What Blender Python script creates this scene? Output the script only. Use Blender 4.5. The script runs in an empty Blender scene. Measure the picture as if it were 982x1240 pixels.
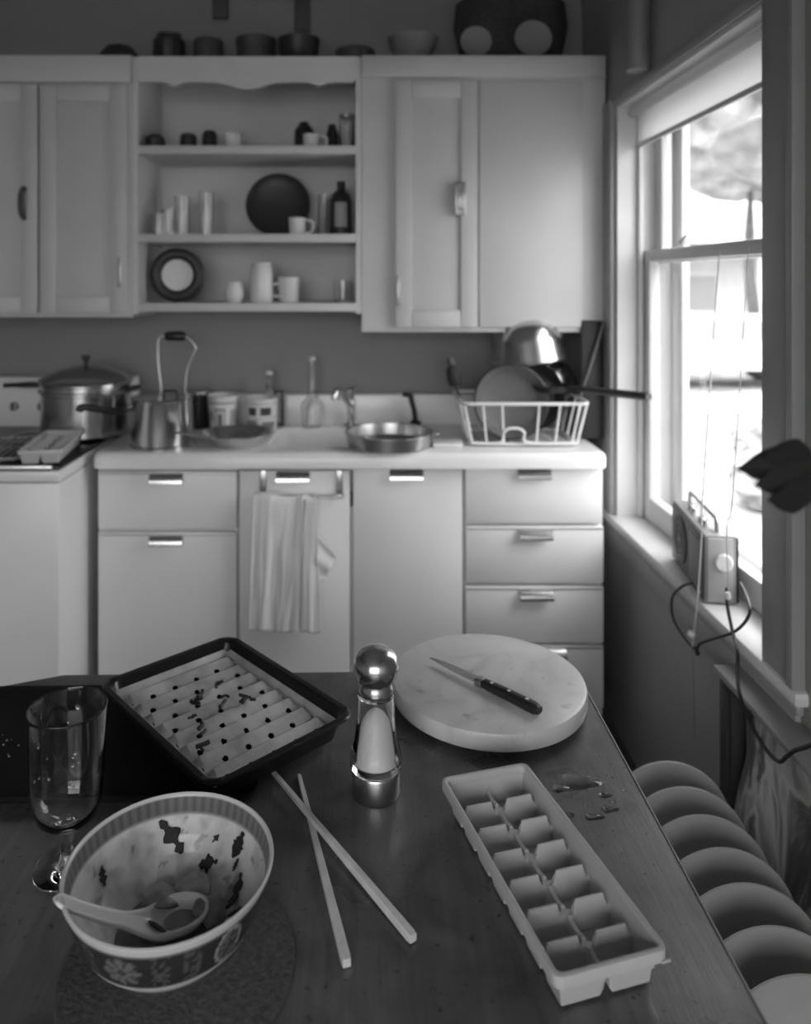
import bpy, bmesh, math, random
from mathutils import Vector, Matrix, noise
PI = math.pi
random.seed(7)
scene = bpy.context.scene
C = scene.collection

# ------------------------------------------------------------------ camera, light, exposure
EYE, F = 1.43, 920.0            # eye height in metres, focal length in pixels of the 982x1240 frame
VX, VY = 442.0, 340.0           # vanishing point of the room's depth lines
cam_d = bpy.data.cameras.new('camera')
cam = bpy.data.objects.new('camera', cam_d); C.objects.link(cam)
cam.location = (0, 0, EYE); cam.rotation_euler = (PI/2, 0, 0)
cam_d.sensor_fit = 'AUTO'; cam_d.sensor_width = 36.0
cam_d.lens = 36.0*F/1240.0
cam_d.shift_x = (491-VX)/1240.0
cam_d.shift_y = -(620-VY)/1240.0
cam_d.clip_start = 0.02; cam_d.clip_end = 200
cam_d.dof.use_dof = True
cam_d.dof.focus_distance = 0.98
cam_d.dof.aperture_fstop = 3.4
scene.camera = cam

SKY = 13.0       # zenith luminance; an overcast sky is three times brighter overhead than at the horizon
world = bpy.data.worlds.new('overcast_sky'); scene.world = world; world.use_nodes = True
bg = world.node_tree.nodes['Background']
bg.inputs[1].default_value = SKY
_w = world.node_tree; _tc = _w.nodes.new('ShaderNodeTexCoord'); _sx = _w.nodes.new('ShaderNodeSeparateXYZ'); _mx = _w.nodes.new('ShaderNodeMath'); _ma = _w.nodes.new('ShaderNodeMath')
_mx.operation = 'MAXIMUM'; _mx.inputs[1].default_value = 0.; _ma.operation = 'MULTIPLY_ADD'; _ma.inputs[1].default_value = 2/3; _ma.inputs[2].default_value = 1/3
_w.links.new(_tc.outputs['Generated'], _sx.inputs[0]); _w.links.new(_sx.outputs['Z'], _mx.inputs[0]); _w.links.new(_mx.outputs[0], _ma.inputs[0]); _w.links.new(_ma.outputs[0], bg.inputs[0])

def portal(loc, rot, sx, sy):
    l = bpy.data.lights.new('sky_portal', 'AREA'); l.shape = 'RECTANGLE'; l.size = sx; l.size_y = sy
    l.cycles.is_portal = True
    o = bpy.data.objects.new('sky_portal', l); C.objects.link(o); o.location = loc; o.rotation_euler = rot
WY0, WY1, WZ0, WZ1 = 1.50, 2.42, 0.685, 1.99        # the window beside the sink (depth range, height range)
RX0, RX1, RZ0, RZ1 = -1.7, 0.72, 0.55, 2.35         # unseen window added behind the camera, sized for fill light
portal((1.02, (WY0+WY1)/2, (WZ0+WZ1)/2), (0, PI/2, 0), WZ1-WZ0, WY1-WY0)
portal(((RX0+RX1)/2, -2.14, (RZ0+RZ1)/2), (PI/2, 0, 0), RX1-RX0, RZ1-RZ0)

vs = scene.view_settings
vs.view_transform = 'Standard'; vs.look = 'None'; vs.exposure = 0.0; vs.gamma = 1.0; vs.use_curve_mapping = False

# ------------------------------------------------------------------ materials (black and white photograph: all greys)
MATS = {}
def M(name, v, rough=.5, metal=0., var=0., vs=6., det=4., bump=0., bs=60., stretch=(1, 1, 1), trans=0., ior=1.45, spec=.5, attr=False, coat=0., sss=False):
    if name in MATS: return MATS[name]
    m = bpy.data.materials.new(name); m.use_nodes = True; MATS[name] = m
    nt = m.node_tree; b = nt.nodes['Principled BSDF']
    b.inputs['Base Color'].default_value = (v, v, v, 1)
    b.inputs['Roughness'].default_value = rough; b.inputs['Metallic'].default_value = metal
    b.inputs['Transmission Weight'].default_value = trans; b.inputs['IOR'].default_value = ior
    b.inputs['Specular IOR Level'].default_value = spec; b.inputs['Coat Weight'].default_value = coat
    m.diffuse_color = (v, v, v, 1)
    if attr:
        a = nt.nodes.new('ShaderNodeAttribute'); a.attribute_name = 'print'
        nt.links.new(a.outputs['Color'], b.inputs['Base Color'])
    if var or bump:
        tc = nt.nodes.new('ShaderNodeTexCoord'); mp = nt.nodes.new('ShaderNodeMapping'); mp.inputs['Scale'].default_value = stretch
        nt.links.new(tc.outputs['Object'], mp.inputs[0])
    if var:
        n = nt.nodes.new('ShaderNodeTexNoise'); n.inputs['Scale'].default_value = vs; n.inputs['Detail'].default_value = det
        nt.links.new(mp.outputs[0], n.inputs['Vector'])
        r = nt.nodes.new('ShaderNodeValToRGB'); lo, hi = v*(1-var), min(1, v*(1+var))
        r.color_ramp.elements[0].position = .3; r.color_ramp.elements[1].position = .7
        r.color_ramp.elements[0].color = (lo, lo, lo, 1); r.color_ramp.elements[1].color = (hi, hi, hi, 1)
        nt.links.new(n.outputs[0], r.inputs[0]); nt.links.new(r.outputs[0], b.inputs['Base Color'])
    if bump:
        n2 = nt.nodes.new('ShaderNodeTexNoise'); n2.inputs['Scale'].default_value = bs; n2.inputs['Detail'].default_value = 3
        nt.links.new(mp.outputs[0], n2.inputs['Vector'])
        bp = nt.nodes.new('ShaderNodeBump'); bp.inputs['Strength'].default_value = bump; bp.inputs['Distance'].default_value = .004
        nt.links.new(n2.outputs[0], bp.inputs['Height']); nt.links.new(bp.outputs[0], b.inputs['Normal'])
    return m

M('enamel', .78, .28, var=.03, vs=3); M('enamel_counter', .8, .18, var=.03, vs=5)
M('cabinet_paint', .56, .45, var=.05, vs=3, bump=.05); M('shelf_paint', .60, .5, var=.04)
M('wall_paint', .25, .6, var=.06, vs=2, bump=.06); M('dado_paint', .32, .45, var=.08, vs=2); M('ceiling_paint', .35, .8)
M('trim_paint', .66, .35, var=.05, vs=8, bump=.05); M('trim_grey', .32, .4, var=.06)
M('floor_lino', .16, .5, var=.3, vs=5)
M('chrome', .78, .2, 1.); M('steel', .62, .22, 1., var=.06, vs=30, stretch=(1, 1, 6)); M('brushed', .5, .3, 1.); M('dull_metal', .45, .4, 1.)
M('black_plastic', .018, .35); M('black_enamel', .010, .3, coat=.1, spec=.4); M('black_iron', .02, .5, bump=.1, bs=200); M('dark_ware', .03, .4); M('dark_grey', .07, .5)
M('mid_grey', .2, .5); M('pale_grey', .4, .5); M('white_ceramic', .75, .2); M('white_plastic', .7, .4); M('wire_white', .72, .35)
M('glass', 1., .0, trans=1., ior=1.45); M('acrylic', 1., .02, trans=1., ior=1.45)
M('salt', .85, .9, bump=.4, bs=900); M('cloth', .78, .9, bump=.3, bs=700); M('cloth_stripe', .3, .9)
M('black_steel', .010, .6, spec=.2)
M('skillet_grey', .10, .45, var=.15, vs=12)
M('cork', .07, .85, var=.4, vs=160, det=6, bump=.5, bs=220)
M('tray_plastic', .50, .42, var=.04, vs=20); M('bamboo', .62, .55, var=.12, vs=40, stretch=(1, 1, 1))
M('dirty_steel', .46, .42, .25, var=.32, vs=22, det=6); M('plate_glaze', .42, .35, var=.12, vs=9)
M('food_dark', .02, .6); M('food_mid', .24, .35, var=.4, vs=60); M('broth', .2, .12, var=.4, vs=30)
M('water', 1., .0, trans=1., ior=1.33); M('bowl_print', .6, .22, attr=True); M('cup_print', .6, .35, attr=True)
M('radio_case', .26, .35, var=.05); M('radio_front', .06, .35); M('radio_end', .38, .35); M('cord_black', .015, .4); M('cord_white', .6, .7)
M('dark_wood', .03, .5, var=.4, vs=20, stretch=(1, 1, .1)); M('leaf', .02, .6, var=.3, vs=20); M('soil', .03, .9)
M('wood_mid', .12, .5, var=.3, vs=20, stretch=(.2, 1, 1)); M('knife_steel', .42, .22, 1.)
M('basket', .04, .8, var=.4, vs=90, bump=.5, bs=120)
M('grass', .24, .9, var=.5, vs=2.5, det=8); M('road', .5, .8, var=.08); M('siding', .55, .7, var=.1); M('roof', .4, .8)
M('foliage', .10, .8, var=.5, vs=3); M('foliage_pale', .26, .8, var=.5, vs=3); M('bark', .08, .9, var=.4, vs=10); M('car_paint', .7, .2, coat=.5); M('car_glass', .3, .1); M('tyre', .1, .8)
M('shade_cloth', .7, .8)

def nodes_of(name, v, rough):
    m = bpy.data.materials.new(name); m.use_nodes = True; MATS[name] = m
    nt = m.node_tree; b = nt.nodes['Principled BSDF']; b.inputs['Roughness'].default_value = rough
    b.inputs['Base Color'].default_value = (v, v, v, 1); m.diffuse_color = (v, v, v, 1)
    N = lambda t, **k: [setattr(n, a, c) for n in [nt.nodes.new(t)] for a, c in k.items()] and nt.nodes[-1] or nt.nodes[-1]
    return nt, b
def new(nt, t): return nt.nodes.new(t)
def ramp(nt, src, stops):
    r = new(nt, 'ShaderNodeValToRGB'); e = r.color_ramp.elements
    while len(e) < len(stops): e.new(.5)
    for k, (p, v) in enumerate(stops): e[k].position = p; e[k].color = (v, v, v, 1)
    nt.links.new(src, r.inputs[0]); return r.outputs[0]
def noise_out(nt, vec, scale, det=4, dist=0.):
    n = new(nt, 'ShaderNodeTexNoise'); n.inputs['Scale'].default_value = scale; n.inputs['Detail'].default_value = det; n.inputs['Distortion'].default_value = dist
    nt.links.new(vec, n.inputs['Vector']); return n.outputs[0]
def mapped(nt, sc):
    tc = new(nt, 'ShaderNodeTexCoord'); mp = new(nt, 'ShaderNodeMapping'); mp.inputs['Scale'].default_value = sc
    nt.links.new(tc.outputs['Object'], mp.inputs[0]); return mp.outputs[0]
def mixc(nt, a, b, fac, mode='MULTIPLY'):
    x = new(nt, 'ShaderNodeMix'); x.data_type = 'RGBA'; x.blend_type = mode
    if isinstance(fac, float): x.inputs['Factor'].default_value = fac
    else: nt.links.new(fac, x.inputs['Factor'])
    for s, i in ((a, 6), (b, 7)):
        if isinstance(s, float): x.inputs[i].default_value = (s, s, s, 1)
        else: nt.links.new(s, x.inputs[i])
    return x.outputs[2]

# worn table wood: long grain, dark soaked patches, fine specks
nt, b = nodes_of('table_wood', .08, .4)
grain = ramp(nt, noise_out(nt, mapped(nt, (60, 3, 60)), 2.0, 6, .6), [(.25, .095), (.75, .15)])
patch = ramp(nt, noise_out(nt, mapped(nt, (1, 1, 1)), 9.0, 8, .7), [(.34, .5), (.6, 1.0)])
speck = ramp(nt, noise_out(nt, mapped(nt, (1, 1, 1)), 110, 2), [(.25, .25), (.34, 1.0)])
c = mixc(nt, mixc(nt, grain, patch, 1.0), speck, 1.0)
nt.links.new(c, b.inputs['Base Color'])
nt.links.new(ramp(nt, noise_out(nt, mapped(nt, (1, 1, 1)), 7, 5), [(.3, .24), (.7, .42)]), b.inputs['Roughness']); b.inputs['Specular IOR Level'].default_value = .75
bp = new(nt, 'ShaderNodeBump'); bp.inputs['Strength'].default_value = .12; bp.inputs['Distance'].default_value = .002
nt.links.new(noise_out(nt, mapped(nt, (120, 8, 60)), 3, 5), bp.inputs['Height']); nt.links.new(bp.outputs[0], b.inputs['Normal'])
# pale marble
nt, b = nodes_of('marble', .6, .3)
vein = ramp(nt, noise_out(nt, mapped(nt, (1, 1, 1)), 9, 8, 1.5), [(.3, .50), (.5, .64), (.7, .70)])
spot = ramp(nt, noise_out(nt, mapped(nt, (1, 1, 1)), 30, 4), [(.27, .6), (.36, 1.0)])
nt.links.new(mixc(nt, vein, spot, 1.0), b.inputs['Base Color'])
# crumpled marbled plastic sheet
nt, b = nodes_of('marbled_sheet', .12, .3)
nt.links.new(ramp(nt, noise_out(nt, mapped(nt, (1, 5, 1.5)), 3.2, 8, .9), [(.34, .02), (.46, .13), (.54, .5), (.66, .2)]), b.inputs['Base Color'])
# window pane: clear sheet with faint reflection
m = bpy.data.materials.new('window_glass'); m.use_nodes = True; MATS['window_glass'] = m; nt = m.node_tree; nt.nodes.clear()
o_ = new(nt, 'ShaderNodeOutputMaterial'); tr = new(nt, 'ShaderNodeBsdfTransparent'); gl = new(nt, 'ShaderNodeBsdfGlossy'); gl.inputs['Roughness'].default_value = .02
lw = new(nt, 'ShaderNodeLayerWeight'); lw.inputs['Blend'].default_value = .5; pw = new(nt, 'ShaderNodeMath'); pw.operation = 'POWER'; pw.inputs[1].default_value = 5.
nt.links.new(lw.outputs['Facing'], pw.inputs[0]); fr = new(nt, 'ShaderNodeMath'); fr.operation = 'MULTIPLY_ADD'; fr.inputs[1].default_value = .8; fr.inputs[2].default_value = .04
nt.links.new(pw.outputs[0], fr.inputs[0]); mx = new(nt, 'ShaderNodeMixShader')
tr.inputs[0].default_value = (.93, .93, .93, 1)
nt.links.new(fr.outputs[0], mx.inputs[0]); nt.links.new(tr.outputs[0], mx.inputs[1]); nt.links.new(gl.outputs[0], mx.inputs[2]); nt.links.new(mx.outputs[0], o_.inputs[0])
# translucent blind
nt = MATS['shade_cloth'].node_tree; b = nt.nodes['Principled BSDF']; tl = new(nt, 'ShaderNodeBsdfTranslucent'); tl.inputs[0].default_value = (.85, .85, .85, 1)
mx = new(nt, 'ShaderNodeMixShader'); mx.inputs[0].default_value = .65; out = nt.nodes['Material Output']
nt.links.new(b.outputs[0], mx.inputs[1]); nt.links.new(tl.outputs[0], mx.inputs[2]); nt.links.new(mx.outputs[0], out.inputs[0])

# ------------------------------------------------------------------ mesh helpers
class MB:
    def __init__(s): s.v = []; s.f = []; s.col = None
    def add(s, v, f):
        n = len(s.v); s.v += [Vector(p) for p in v]; s.f += [[i+n for i in q] for q in f]; return s
    def box(s, x0, x1, y0, y1, z0, z1, bev=0., seg=2, rot=None):
        bm = bmesh.new(); bmesh.ops.create_cube(bm, size=1)
        for v in bm.verts: v.co = ((x0+x1)/2+v.co.x*(x1-x0), (y0+y1)/2+v.co.y*(y1-y0), (z0+z1)/2+v.co.z*(z1-z0))
        if bev: bmesh.ops.bevel(bm, geom=bm.edges[:], offset=bev, segments=seg, profile=.5, affect='EDGES', clamp_overlap=True)
        if rot is not None: bmesh.ops.transform(bm, matrix=rot, verts=bm.verts[:])
        bm.verts.index_update()
        s.add([v.co.copy() for v in bm.verts], [[v.index for v in f.verts] for f in bm.faces]); bm.free(); return s
    def lathe(s, prof, seg=48, c=(0, 0, 0), axis='z', close=False):
        V = []; Fc = []; n = len(prof)
        for r, z in prof:
            for k in range(seg):
                a = 2*PI*k/seg
                p = (r*math.cos(a), r*math.sin(a), z)
                if axis == 'y': p = (p[0], p[2], p[1])
                if axis == 'x': p = (p[2], p[0], p[1])
                V.append((p[0]+c[0], p[1]+c[1], p[2]+c[2]))
        for i in range(n-1 if not close else n):
            j = (i+1) % n
            for k in range(seg):
                k2 = (k+1) % seg
                q = [i*seg+k, i*seg+k2, j*seg+k2, j*seg+k]
                Fc.append(q if axis != 'y' else q[::-1])
        if not close:
            for i, flip in ((0, True), (n-1, False)):
                if prof[i][0] > 1e-6:
                    q = [i*seg+k for k in range(seg)]
                    if axis == 'y': flip = not flip
                    Fc.append(q[::-1] if flip else q)
        return s.add(V, Fc)
    def tube(s, pts, r, seg=10, closed=False, smooth=0, flat=None):
        pts = [Vector(p) for p in pts]
        if smooth: pts = spline(pts, smooth, closed)
        n = len(pts); V = []; Fc = []
        up = Vector((0, 0, 1)); prevn = None
        for i, p in enumerate(pts):
            if closed: t = pts[(i+1) % n]-pts[i-1]
            else: t = pts[min(i+1, n-1)]-pts[max(i-1, 0)]
            t.normalize()
            if prevn is None:
                a = up if abs(t.z) < .9 else Vector((1, 0, 0)); nn = (a-t*a.dot(t)).normalized()
            else:
                nn = prevn-t*prevn.dot(t); nn = nn.normalized() if nn.length > 1e-6 else prevn
            prevn = nn; bb = t.cross(nn)
            rr = r[i*len(r)//n] if isinstance(r, (list, tuple)) else r
            for k in range(seg):
                a = 2*PI*(k+.5)/seg
                V.append(p+nn*math.cos(a)*rr*(flat or 1)+bb*math.sin(a)*rr)
        for i in range(n if closed else n-1):
            j = (i+1) % n
            for k in range(seg):
                k2 = (k+1) % seg; Fc.append([i*seg+k, i*seg+k2, j*seg+k2, j*seg+k])
        if not closed: Fc.append([k for k in range(seg)][::-1]); Fc.append([(n-1)*seg+k for k in range(seg)])
        return s.add(V, Fc)
    def prism(s, poly, z0, z1):            # poly in xy, counter-clockwise
        n = len(poly)
        V = [(x, y, z0) for x, y in poly]+[(x, y, z1) for x, y in poly]
        Fc = [list(range(n))[::-1], [n+k for k in range(n)]]+[[k, (k+1) % n, n+(k+1) % n, n+k] for k in range(n)]
        return s.add(V, Fc)
    def extrude_x(s, prof, x0, x1):        # profile (y,z)
        n = len(prof)
        V = [(x0, y, z) for y, z in prof]+[(x1, y, z) for y, z in prof]
        Fc = [list(range(n)), [n+k for k in range(n)][::-1]]+[[k, n+k, n+(k+1) % n, (k+1) % n] for k in range(n)]
        return s.add(V, Fc)
    def loft(s, levels, cap0=True, cap1=True, seg=6):   # rounded rectangles (half w, half l, corner, z)
        rings = []
        for w, l, r, z in levels:
            ring = []
            for cx, cy, a0 in ((w-r, l-r, 0), (-w+r, l-r, PI/2), (-w+r, -l+r, PI), (w-r, -l+r, 1.5*PI)):
                for k in range(seg+1):
                    a = a0+PI/2*k/seg; ring.append((cx+r*math.cos(a), cy+r*math.sin(a), z))
            rings.append(ring)
        n = len(rings[0]); V = [p for q in rings for p in q]; Fc = []
        for i in range(len(rings)-1):
            for k in range(n): k2 = (k+1) % n; Fc.append([i*n+k, i*n+k2, (i+1)*n+k2, (i+1)*n+k])
        if cap0: Fc.append(list(range(n))[::-1])
        if cap1: Fc.append([(len(rings)-1)*n+k for k in range(n)])
        return s.add(V, Fc)
    def grid(s, fn, nu, nv, keep=None):
        V = [fn(i/nu, j/nv) for i in range(nu+1) for j in range(nv+1)]
        Fc = [[i*(nv+1)+j, (i+1)*(nv+1)+j, (i+1)*(nv+1)+j+1, i*(nv+1)+j+1] for i in range(nu) for j in range(nv) if keep is None or keep(i, j)]
        return s.add(V, Fc)
    def build(s, name, mat, parent=None, loc=None, smooth=40, fix=True):
        me = bpy.data.meshes.new(name); me.from_pydata([tuple(p) for p in s.v], [], s.f); me.update()
        if fix:
            bm = bmesh.new(); bm.from_mesh(me); bmesh.ops.recalc_face_normals(bm, faces=bm.faces[:]); bm.to_mesh(me); bm.free()
        me.materials.append(MATS[mat] if isinstance(mat, str) else mat)
        if smooth: me.shade_smooth(); me.set_sharp_from_angle(angle=math.radians(smooth))
        o = bpy.data.objects.new(name, me); C.objects.link(o)
        if parent is not None: o.parent = parent
        if loc is not None: o.location = loc
        return o
def spline(pts, k, closed=False):
    out = []; n = len(pts)
    for i in range(n if closed else n-1):
        if closed: p0, p1, p2, p3 = pts[i-1], pts[i], pts[(i+1) % n], pts[(i+2) % n]
        else: p0, p1, p2, p3 = pts[max(i-1, 0)], pts[i], pts[i+1], pts[min(i+2, n-1)]
        for j in range(k):
            t = j/k
            out.append(.5*((2*p1)+(p2-p0)*t+(2*p0-5*p1+4*p2-p3)*t*t+(3*p1-p0-3*p2+p3)*t**3))
    if not closed: out.append(pts[-1])
    return out
def tag(o, label=None, cat=None, group=None, kind=None):
    if label: o['label'] = label
    if cat: o['category'] = cat
    if group: o['group'] = group
    if kind: o['kind'] = kind
    return o
def thing(name, label, cat, loc=(0, 0, 0), rz=0., group=None, kind=None, rot=None):
    o = bpy.data.objects.new(name, None); C.objects.link(o); o.empty_display_size = .05
    o.location = loc; o.rotation_euler = rot or (0, 0, rz)
    return tag(o, label, cat, group, kind)
def dup(root, label, loc=None, rz=None):
    r = root.copy(); C.objects.link(r); r['label'] = label
    if loc is not None: r.location = loc
    if rz is not None: r.rotation_euler = (0, 0, rz)
    for ch in list(root.children):
        c = ch.copy(); C.objects.link(c); c.parent = r
        for g in ch.children: d = g.copy(); C.objects.link(d); d.parent = c
    return r
def mod_solid(o, t, off=-1.):
    m = o.modifiers.new('thickness', 'SOLIDIFY'); m.thickness = t; m.offset = off; return o
def mod_sub(o, n=1):
    m = o.modifiers.new('smooth', 'SUBSURF'); m.levels = n; m.render_levels = n; return o
def at(x, y, d): return Vector(((x-VX)*d/F, d, EYE-(y-VY)*d/F))       # photo measurement at depth d -> room position
def on(x, y, z): d = (EYE-z)*F/(y-VY); return Vector(((x-VX)*d/F, d, z))  # photo measurement on a level surface z

# ------------------------------------------------------------------ the room
WALL, BACK, LEFT, REAR, CEIL = .80, 2.80, -2.5, -2.0, 2.56
def wall_hole(name, mat, a0, a1, z0, z1, ha0, ha1, hz0, hz1, to3, thick, label):
    A = [a0, ha0, ha1, a1]; Z = [z0, hz0, hz1, z1]; V = []; Fc = []
    for d in (0, 1):
        for a in A:
            for z in Z: V.append(to3(a, z, d*thick))
    ix = lambda i, j, d: d*16+i*4+j
    for i in range(3):
        for j in range(3):
            if (i, j) == (1, 1): continue
            for d in (0, 1): Fc.append([ix(i, j, d), ix(i+1, j, d), ix(i+1, j+1, d), ix(i, j+1, d)])
    loop = lambda c: [(c[k], c[(k+1) % len(c)]) for k in range(len(c))]
    for (p, q) in loop([(1, 1), (2, 1), (2, 2), (1, 2)])+loop([(0, 0), (1, 0), (2, 0), (3, 0), (3, 1), (3, 2), (3, 3), (2, 3), (1, 3), (0, 3), (0, 2), (0, 1)]):
        Fc.append([ix(*p, 0), ix(*q, 0), ix(*q, 1), ix(*p, 1)])
    o = MB().add(V, Fc).build(name, mat, smooth=0)
    return tag(o, label, 'wall', kind='structure')
wall_hole('wall_right', 'dado_paint', REAR-.12, BACK+.12, 0, CEIL, WY0, WY1, WZ0-.03, WZ1, lambda a, z, d: (WALL+d, a, z), .17, 'grey painted wall around the window at right')
wall_hole('wall_rear', 'wall_paint', LEFT, WALL, 0, CEIL, RX0, RX1, RZ0, RZ1, lambda a, z, d: (a, REAR-d, z), .12, 'grey painted wall behind the camera')
tag(MB().box(LEFT-.12, WALL, BACK, BACK+.12, 0, CEIL).build('wall_back', 'wall_paint', smooth=0), 'plain grey wall behind the sink and cupboards', 'wall', kind='structure')
tag(MB().box(LEFT-.12, LEFT, REAR-.12, BACK, 0, CEIL).build('wall_left', 'wall_paint', smooth=0), 'grey painted wall at the far left', 'wall', kind='structure')
tag(MB().box(LEFT-.12, WALL+.17, REAR-.12, BACK+.12, -.1, 0).build('floor', 'floor_lino', smooth=0), 'dull grey linoleum kitchen floor', 'floor', kind='structure')
tag(MB().box(LEFT-.12, WALL+.17, REAR-.12, BACK+.12, CEIL, CEIL+.1).build('ceiling', 'ceiling_paint', smooth=0), 'plain painted kitchen ceiling', 'ceiling', kind='structure')

# window beside the sink
w = thing('window_1', 'white double-hung sash window above the sill at right', 'window', (WALL, WY0, WZ0), kind='structure')
def wpart(name, mat, par, *boxes, bev=.003):
    m = MB()
    for bx in boxes: m.box(bx[0]-WALL, bx[1]-WALL, bx[2]-WY0, bx[3]-WY0, bx[4]-WZ0, bx[5]-WZ0, bev)
    return m.build(name, mat, par)
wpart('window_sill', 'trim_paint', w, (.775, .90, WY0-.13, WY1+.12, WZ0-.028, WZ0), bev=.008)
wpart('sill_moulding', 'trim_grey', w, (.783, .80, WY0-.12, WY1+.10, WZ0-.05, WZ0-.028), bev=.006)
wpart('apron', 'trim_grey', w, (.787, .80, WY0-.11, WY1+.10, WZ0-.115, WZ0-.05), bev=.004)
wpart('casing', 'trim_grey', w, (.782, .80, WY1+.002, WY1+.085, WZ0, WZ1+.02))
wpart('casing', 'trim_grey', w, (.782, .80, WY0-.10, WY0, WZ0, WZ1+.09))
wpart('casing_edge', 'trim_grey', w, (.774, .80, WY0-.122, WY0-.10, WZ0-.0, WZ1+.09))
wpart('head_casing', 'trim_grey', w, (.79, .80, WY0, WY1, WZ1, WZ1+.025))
wpart('jamb', 'trim_paint', w, (.80, .97, WY1-.012, WY1, WZ0, WZ1), bev=0)
wpart('jamb', 'trim_paint', w, (.80, .97, WY0, WY0+.012, WZ0, WZ1), bev=0)
wpart('head_jamb', 'trim_paint', w, (.80, .97, WY0+.012, WY1-.012, WZ1-.012, WZ1), bev=0)
wpart('stop_bead', 'trim_paint', w, (.862, .878, WY1-.03, WY1-.012, WZ0, WZ1-.012))
wpart('stop_bead', 'trim_paint', w, (.862, .878, WY0+.012, WY0+.03, WZ0, WZ1-.012))
MEET = 1.505
def sash(x0, x1, z0, z1, rb, rt, sw=.055):
    y0, y1 = WY0+.014, WY1-.014
    s = wpart('sash', 'trim_paint', w, (x0, x1, y0, y0+sw, z0, z1))
    wpart('stile', 'trim_paint', s, (x0, x1, y1-sw, y1, z0, z1))
    wpart('bottom_rail', 'trim_paint', s, (x0, x1, y0+sw, y1-sw, z0, z0+rb))
    wpart('top_rail', 'trim_paint', s, (x0, x1, y0+sw, y1-sw, z1-rt, z1))
    wpart('pane', 'window_glass', s, ((x0+x1)/2-.002, (x0+x1)/2+.002, y0+sw, y1-sw, z0+rb, z1-rt), bev=0)
sash(.880, .912, WZ0+.002, MEET+.02, .07, .035)
sash(.918, .950, MEET-.02, WZ1-.014, .035, .05)
# storm frame outside
st = wpart('storm_frame', 'trim_paint', w, (.972, .995, WY1-.09, WY1+.02, WZ0-.02, WZ1+.02))
wpart('storm_stile', 'trim_paint', st, (.972, .995, WY0-.02, WY0+.05, WZ0-.02, WZ1+.02))
wpart('storm_rail', 'trim_paint', st, (.972, .995, WY0+.05, WY1-.09, WZ0-.02, WZ0+.045))
wpart('storm_head', 'trim_paint', st, (.972, .995, WY0+.05, WY1-.09, WZ1-.05, WZ1+.02))
lat = MB().tube([(.86-WALL, WY1-.35-WY0, MEET+.025-WZ0), (.88-WALL, WY1-.35-WY0, MEET+.045-WZ0), (.905-WALL, WY1-.33-WY0, MEET+.04-WZ0)], .008, 8, smooth=4).build('sash_lock', 'dull_metal', w)
# rolled blind at the top
bl = thing('roller_blind', 'pale roller blind drawn down a little at the window top', 'blind', (.845, WY0, WZ1-.03))
MB().tube([(0, .02, 0), (0, WY1-WY0-.02, 0)], .014, 14).build('roller', 'shade_cloth', bl)
MB().box(.012, .0135, .03, WY1-WY0-.03, -.10, .0, 0).build('cloth', 'shade_cloth', bl)
MB().box(.008, .018, .03, WY1-WY0-.03, -.115, -.10, .003).build('hem_bar', 'trim_paint', bl)

# unseen rear window, added to let fill light into the room
w2 = thing('window_fill', 'plain unseen window added behind the camera for fill light', 'window', (0, REAR, RZ0), kind='structure')
for nm, x0, x1, z0, z1 in (('stile', RX0, RX0+.05, 0, RZ1-RZ0), ('stile', RX1-.05, RX1, 0, RZ1-RZ0), ('rail', RX0+.05, RX1-.05, 0, .05), ('rail', RX0+.05, RX1-.05, RZ1-RZ0-.05, RZ1-RZ0), ('mullion', (RX0+RX1)/2-.02, (RX0+RX1)/2+.02, .05, RZ1-RZ0-.05)):
    MB().box(x0, x1, -.09, -.05, z0, z1, .003).build(nm, 'trim_paint', w2)
for x0, x1 in ((RX0+.05, (RX0+RX1)/2-.02), ((RX0+RX1)/2+.02, RX1-.05)):
    MB().box(x0, x1, -.072, -.068, .05, RZ1-RZ0-.05).build('pane', 'window_glass', w2)

# ------------------------------------------------------------------ sink run of enamelled cabinets (front plane at D)
D = 2.30
def fx(x): return (x-VX)*D/F
def fz(y): return EYE-(y-VY)*D/F
def pull(parent, cx, zt, fy, wd=.1):
    outer = [(fy-.022*math.sin(PI*.5*k/10), zt-.030*(1-math.cos(PI*.5*k/10))) for k in range(11)]
    inner = [(fy-.020*math.sin(PI*.5*k/10), zt-.0025-.0275*(1-math.cos(PI*.5*k/10))) for k in range(11)][::-1]
    full = outer+inner
    m = MB().extrude_x(full, cx-wd/2, cx+wd/2)
    for sx in (-1, 1): m.box(cx+sx*wd/2-.0012, cx+sx*wd/2+.0012, fy-.012, fy, zt-.012, zt-.002)
    return m.build('handle', 'chrome', parent)
def front(parent, name, x0, x1, y0, y1, hx=None, hy=None, strip=False):
    X0, X1, Z0, Z1 = fx(x0), fx(x1), fz(y1), fz(y0)
    o = MB().box(X0, X1, D, D+.02, Z0, Z1, .004).build(name, 'enamel', parent)
    if hx: pull(o, fx(hx), fz(hy), D)
    if strip: MB().box(X0+.004, X1-.004, D-.0015, D, Z1-.009, Z1-.005, .0007).build('edge_strip', 'dull_metal', o)
    return o
def base(name, label, x0, x1, top=.866):
    t = thing(name, label, 'cabinet', (0, 0, 0))
    X0, X1 = fx(x0), fx(x1)
    MB().box(X0, X1, D+.022, BACK-.02, .10, top).build('carcass', 'enamel', t, smooth=0)
    MB().box(X0+.005, X1-.005, D+.08, D+.10, 0, .10).build('toe_kick', 'black_plastic', t, smooth=0)
    return t
ZB = 858
t = base('drawer_cabinet', 'white enamel base cabinet with one drawer over one door beside the stove', 117, 287.5)
front(t, 'drawer', 118.5, 286.5, 571, 640.5, 202, 573, True)
front(t, 'door', 118.5, 286.5, 645, ZB, 202, 647, True)
t = base('sink_cabinet', 'white enamel sink cabinet with two plain doors behind the towel', 288, 561.5, .74)
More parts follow.
